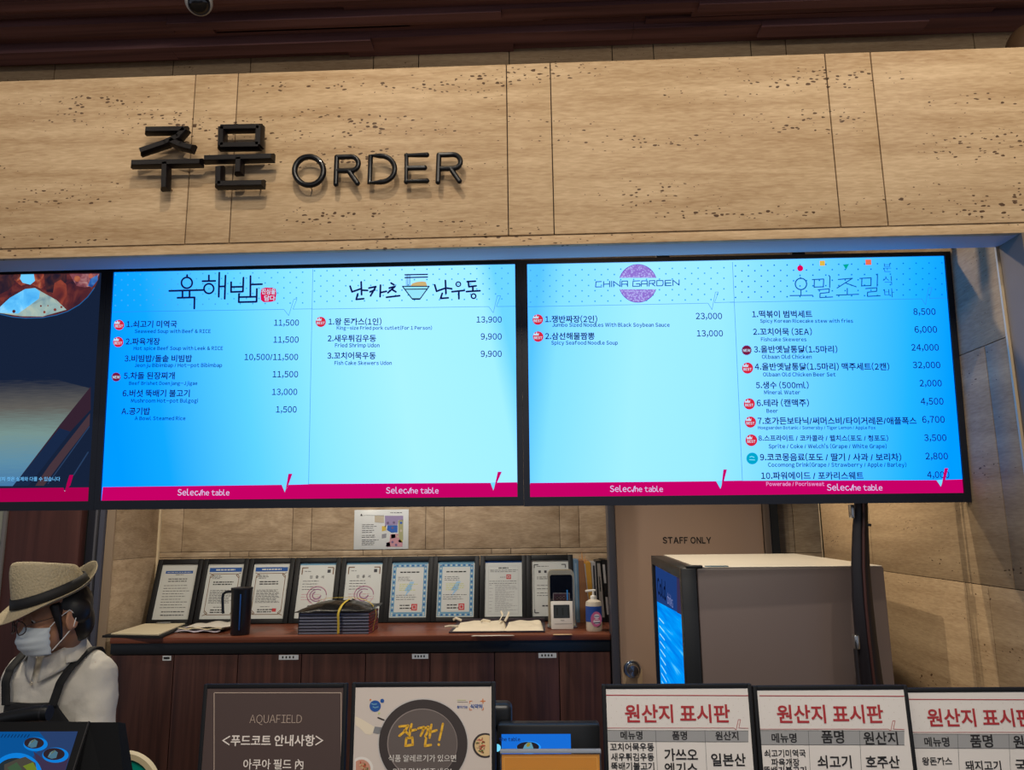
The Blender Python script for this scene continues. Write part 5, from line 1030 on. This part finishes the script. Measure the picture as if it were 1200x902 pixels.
def limb(mb, pts, rs, m, sq=1.):
    P = [Vector(p) for p in pts]; fine = []; fr = []
    for i in range(len(P)-1):
        for k in range(5): f = k/5; fine.append(P[i].lerp(P[i+1], f)); fr.append(rs[i]+(rs[i+1]-rs[i])*f)
    fine.append(P[-1]); fr.append(rs[-1]); mb.tube(fine, fr, m, 16, sq=sq)
    for p, r in zip(P, rs): mb.sphere(p, r*.99, m, n=14)
b = MB(); torso(b, -.012, SKIN)
ARM = {}
for sx in (-1, 1):
    sh = (sx*.118, .03, 1.178); el = (sx*.155, -.0, .945); wr = (sx*.125, -.235, .935); ARM[sx] = (sh, el, wr)
    limb(b, [(sx*.09, .03, 1.19), sh, el, wr], [.045, .05, .038, .025], SKIN)
    dirv = Vector((-sx*.22, -.95, -.12)).normalized(); side = Vector((-sx, -.2, 0)).normalized(); pc = Vector(wr)+dirv*.055; q = dirv.to_track_quat('-Y', 'Z').to_matrix().to_euler()
    b.sphere(pc, (.04, .055, .014), SKIN, n=16, rot=q)
    for k in range(4):
        off = (k-1.5)*.0212; L_ = (.07, .08, .076, .06)[k]; bs = pc+dirv*.045+side*off
        b.tube([bs-dirv*.02, bs, bs+dirv*L_*.4+Vector((0, 0, .004)), bs+dirv*L_*.75+Vector((0, 0, -.012)), bs+dirv*L_*.92+Vector((0, 0, -.03))], [.0085, .0082, .0078, .0073, .0062], SKIN, 10); b.sphere(bs+dirv*L_*.92+Vector((0, 0, -.03)), .0072, SKIN, n=10)
    tb = Vector(wr)+dirv*.03+side*.028; b.tube([tb-side*.015, tb+side*.012+dirv*.012, tb+side*.03+dirv*.035, tb+side*.034+dirv*.06+Vector((0, 0, -.012))], [.013, .012, .01, .008], SKIN, 10)
    limb(b, [(sx*.085, .10, .82), (sx*.095, .10, .46), (sx*.1, .12, .09)], [.088, .058, .04], SKIN); b.sphere((sx*.1, .06, .045), (.043, .115, .042), SKIN, n=16)
# neck, head, face
nk = HM @ Vector((0, .035, -.05)); limb(b, [(0, .03, 1.18), (.01, .012, 1.235), tuple(nk)], [.056, .047, .044], SKIN)
b.sphere((0, .008, .025), (.074, .096, .095), SKIN, HM, 24); b.sphere((0, -.035, -.045), (.06, .056, .066), SKIN, HM, 20); b.sphere((0, -.066, -.096), (.024, .02, .017), SKIN, HM, 14)
b.tube([(0, -.083, .02), (0, -.099, -.008), (0, -.108, -.024)], [.009, .011, .013], SKIN, 12, HM); b.sphere((0, -.107, -.026), (.015, .012, .011), SKIN, HM, 14)
for sx in (-1, 1):
    b.sphere((sx*.032, -.072, .012), (.02, .014, .011), SKIN, HM, 14); b.sphere((sx*.038, -.062, -.025), (.026, .024, .022), SKIN, HM, 14)
    E_ = HM @ Matrix.Translation((sx*.078, .016, -.012)) @ Matrix.Rotation(R(sx*22), 4, 'Z') @ Matrix.Rotation(R(-8), 4, 'X')
    b.tube([(0.002*sx, .02*math.cos(A)+.002, .03*math.sin(A)) for A in [R(-70+k*20) for k in range(16)]], .006, SKIN, 8, E_); b.sphere((0, .002, .0), (.006, .018, .026), SKIN, E_, 12); b.sphere((0.002*sx, -.004, -.027), (.007, .009, .010), SKIN, E_, 10)
b.tube([(-.02, -.09, -.068), (0, -.095, -.067), (.02, -.09, -.068)], [.005, .007, .005], SKIN, 8, HM)
merged(b, 'body', t, .0052, 4)
for sx in (-1, 1):
    b = MB(); b.sphere((sx*.032, -.0725, .008), .0115, mat('eye_white', (210, 206, 200), .3), HM, 14); b.sphere((sx*.032, -.0805, .003), .005, mat('eye_dark', (30, 20, 16), .2), HM, 10); b.build('eye', t)
# hair
b = MB(); b.sphere((0, .03, .03), (.08, .083, .085), HAIRM, HM, 24); b.sphere((0, .064, -.026), (.066, .05, .074), HAIRM, HM, 20)
for sx in (-1, 1):
    b.tube([(sx*.073, -.03, .05), (sx*.078, -.024, .01), (sx*.079, -.018, -.03), (sx*.074, -.016, -.066), (sx*.07, -.018, -.082)], [.016, .013, .009, .006, .002], HAIRM, 10, HM)
    b.sphere((sx*.07, .045, .012), (.018, .04, .04), HAIRM, HM, 14)
merged(b, 'hair', t, .005, 3)
# shirt
b = MB(); torso(b, .004, SHIRT)
for sx in (-1, 1):
    sh, el, wr = ARM[sx]; mid = tuple(Vector(el).lerp(Vector(wr), .62))
    limb(b, [(sx*.06, .028, 1.192), (sx*.1, .03, 1.184), (sx*.12, .03, 1.165), el, mid], [.05, .056, .058, .055, .052], SHIRT)
sh_o = merged(b, 'shirt', t, .008, 5)
tx = bpy.data.textures.new('folds', 'CLOUDS'); tx.noise_scale = .09; dm = sh_o.modifiers.new('d', 'DISPLACE'); dm.texture = tx; dm.strength = .022; dm.mid_level = .5; bake(sh_o)
b = MB()
for sx in (-1, 1):   # collar leaves, open at the front
    b.grid(lambda u, v: (.012+sx*(.012+.062*math.sin(u*1.75)), .006-.08*math.cos(u*1.75)*(1-.06*v)-.02*v*(1-u), 1.205+.062*u*(1-.1*u)+(.03)*(1-v)-.036*v), 14, 5, SHIRT)
b.grid(lambda u, v: (.012+(.064+.012*v)*math.sin((u-.5)*4.6), .008+(.062+.016*v)*math.cos((u-.5)*4.6), 1.214+.066*(1-v)-.012*abs(u-.5)*2), 24, 6, SHIRT)
b.grid(lambda u, v: (.012+(.066+.03*v)*math.sin((u-.5)*4.6), .008+(.064+.034*v)*math.cos((u-.5)*4.6), 1.281-.012*abs(u-.5)*2-.05*v), 24, 6, SHIRT)
solidify(b.build('collar', t, fixn=False), .003)
b = MB()
for z in (1.165, 1.10): cy, a_, b_ = prof(z); b.lathe([(0, 0), (.0055, 0), (.005, .002), (0, .0022)], mat('button_pale', (190, 180, 160), .4), 12, Matrix.Translation((0, cy-b_-.014, z)) @ Matrix.Rotation(R(90), 4, 'X'))
b.build('shirt_button', t)
# apron: bib with straps, skirt below
def front(x, z, off): cy, a_, b_ = prof(z); q = min(.98, abs(x)/(a_+.02)); return cy-(b_+off)*math.sqrt(1-q*q)
b = MB()
def bib(u, v):
    z = .80+v*.315; w_ = .155 if z < .95 else .155-(z-.95)/.165*.075; x = (u-.5)*2*w_; return (x, front(x, z, .024), z)
b.grid(bib, 16, 20, APR); b.grid(lambda u, v: ((u-.5)*.34, .10-(.15)*math.sqrt(max(.02, 1-((u-.5)*2*.9)**2)), .42+v*.385), 16, 8, APR)
solidify(b.build('apron', t, fixn=False), .003)
for sx in (-1, 1):
    pts = []
    for k in range(9):
        f = k/8; z = 1.105+.098*f; x = sx*(.073+.022*f); pts.append((x, front(x, z, .024)-.002+.03*max(0, f-.75)*0, z))
    pts += [(sx*.1, .0, 1.236), (sx*.1, .035, 1.246), (sx*.095, .075, 1.235), (sx*.07, .125, 1.17), (sx*.03, .165, 1.05)]
    b = MB(); ribbon(b, pts, .026, (1, 0, 0), APR); solidify(b.build('apron_strap', t, fixn=False), .003)
b = MB()
for sx in (-1, 1):
    limb(b, [(sx*.085, .10, .84), (sx*.097, .10, .46), (sx*.1, .12, .1)], [.098, .072, .062], TROU)
b.sphere((0, .10, .84), (.165, .12, .08), TROU); merged(b, 'trousers', t, .01, 4)
for sx in (-1, 1): b = MB(); b.sphere((sx*.1, .055, .048), (.05, .128, .046), BLKM, n=18); b.box(sx*.1-.047, sx*.1+.047, -.07, .18, .001, .022, BLKM, .006); b.build('shoe', t)
# face mask, loops, glasses
b = MB()
def mk(u, v):
    A = (u-.5)*2*R(80); q = 2*v-1; bul = math.cos(A)*(1-.22*q*q); return (.073*math.sin(A)*(1-.10*max(0, -q)), -.032-.09*bul-.0015*math.sin(v*25)+.012*max(0, -q)*math.cos(A), -.108+.092*v-.008*math.cos(A)*(1-v)*0+.006*math.cos(A*2)*max(0, q))
b.grid(mk, 24, 18, MASK, HM); solidify(b.build('face_mask', t, fixn=False), .002)
for sx in (-1, 1):
    b = MB(); b.tube([(sx*.0725, -.045, -.02), (sx*.079, -.02, .004), (sx*.083, .012, .022), (sx*.082, .032, .0), (sx*.081, .022, -.032), (sx*.079, -.006, -.06), (sx*.071, -.042, -.095)], .0018, mat('mask_loop', (226, 226, 224), .7), 6, HM); b.build('mask_loop', t)
GLM = mat('glasses_bronze', (52, 34, 28), .3, metal=.4); gl = None
b = MB()
for sx in (-1, 1):
    b.tube([(sx*.035+.029*math.cos(A), -.122+.012*abs(math.cos(A))*(1 if sx*math.cos(A) > 0 else .2), -.008+.022*math.sin(A)) for A in [2*math.pi*k/28 for k in range(28)]], .0017, GLM, 8, HM, closed=True)
    b.tube([(sx*.063, -.108, -.002), (sx*.074, -.08, .004), (sx*.08, -.02, .01), (sx*.081, .012, .012)], .0014, GLM, 6, HM)
b.tube([(-.008, -.122, -.004), (0, -.126, .0), (.008, -.122, -.004)], .0015, GLM, 6, HM); b.build('glasses', t)
# straw fedora
HT = HM @ Matrix.Translation((0, -.012, .069)) @ Matrix.Rotation(R(13), 4, 'X') @ Matrix.Diagonal((1.08, 1.1, 1.22, 1))
b = MB(); n = 48
def ringpts(sx_, sy_, zf, yc=0.): return [(sx_*math.cos(2*math.pi*k/n), yc+sy_*math.sin(2*math.pi*k/n), zf(math.cos(2*math.pi*k/n), math.sin(2*math.pi*k/n))) for k in range(n)]
topz = lambda c, s_: .088-.03*s_+.004*abs(c)          # s_<0 is the front: taller there
RG = []
def brimz(f): return lambda c, s_: -.004-f*(.010*max(0, -s_)**2)+f*(.052*max(0, s_)**2.2)+f*.014*abs(c)**3-f*.0
RG.append(ringpts(.130, .150, brimz(1.0), -.008)); RG.append(ringpts(.118, .138, brimz(.72), -.006)); RG.append(ringpts(.103, .122, brimz(.3), -.003)); RG.append(ringpts(.090, .108, lambda c, s_: .0))
for f in (.12, .35, .6, .85): RG.append(ringpts(.0885-.016*f, .1065-.022*f, lambda c, s_, f=f: topz(c, s_)*f, .004*f))
RG.append(ringpts(.068, .080, lambda c, s_: topz(c, s_)+.0, .005)); RG.append(ringpts(.056, .068, lambda c, s_: topz(c, s_)+.004, .005))
RG.append(ringpts(.034, .056, lambda c, s_: topz(c, s_)-.010+.012*abs(c), .004)); RG.append(ringpts(.012, .046, lambda c, s_: topz(c, s_)-.022, .003)); RG.append(ringpts(.002, .02, lambda c, s_: .07-.005*s_, .0))
V = [p for r in RG for p in r]; F = []
for i in range(len(RG)-1):
    for k in range(n): q = (k+1) % n; F.append([i*n+k, i*n+q, (i+1)*n+q, (i+1)*n+k])
F.append([(len(RG)-1)*n+k for k in range(n)]); b.add(V, F, STRAW)
# pinch the front of the crown
for v in b.bm.verts:
    if v.co.z > .05 and v.co.y < 0: v.co.x *= 1-.30*min(1, -v.co.y/.08)*min(1, (v.co.z-.05)/.05)
hat = b.build('straw_hat', t, HT, fixn=False); solidify(hat, .003, -1, 1)
b = MB(); V = []
for f, z0 in ((0, .004), (1, .030)):
    V += ringpts(.0905-.006*f, .1085-.008*f, lambda c, s_, z0=z0: z0, .001*f)
b.add(V, [[k, (k+1) % n, n+(k+1) % n, n+k] for k in range(n)], mat('hat_band_black', (18, 18, 22), .7)); solidify(b.build('hat_band', hat, fixn=False), .003, 1)
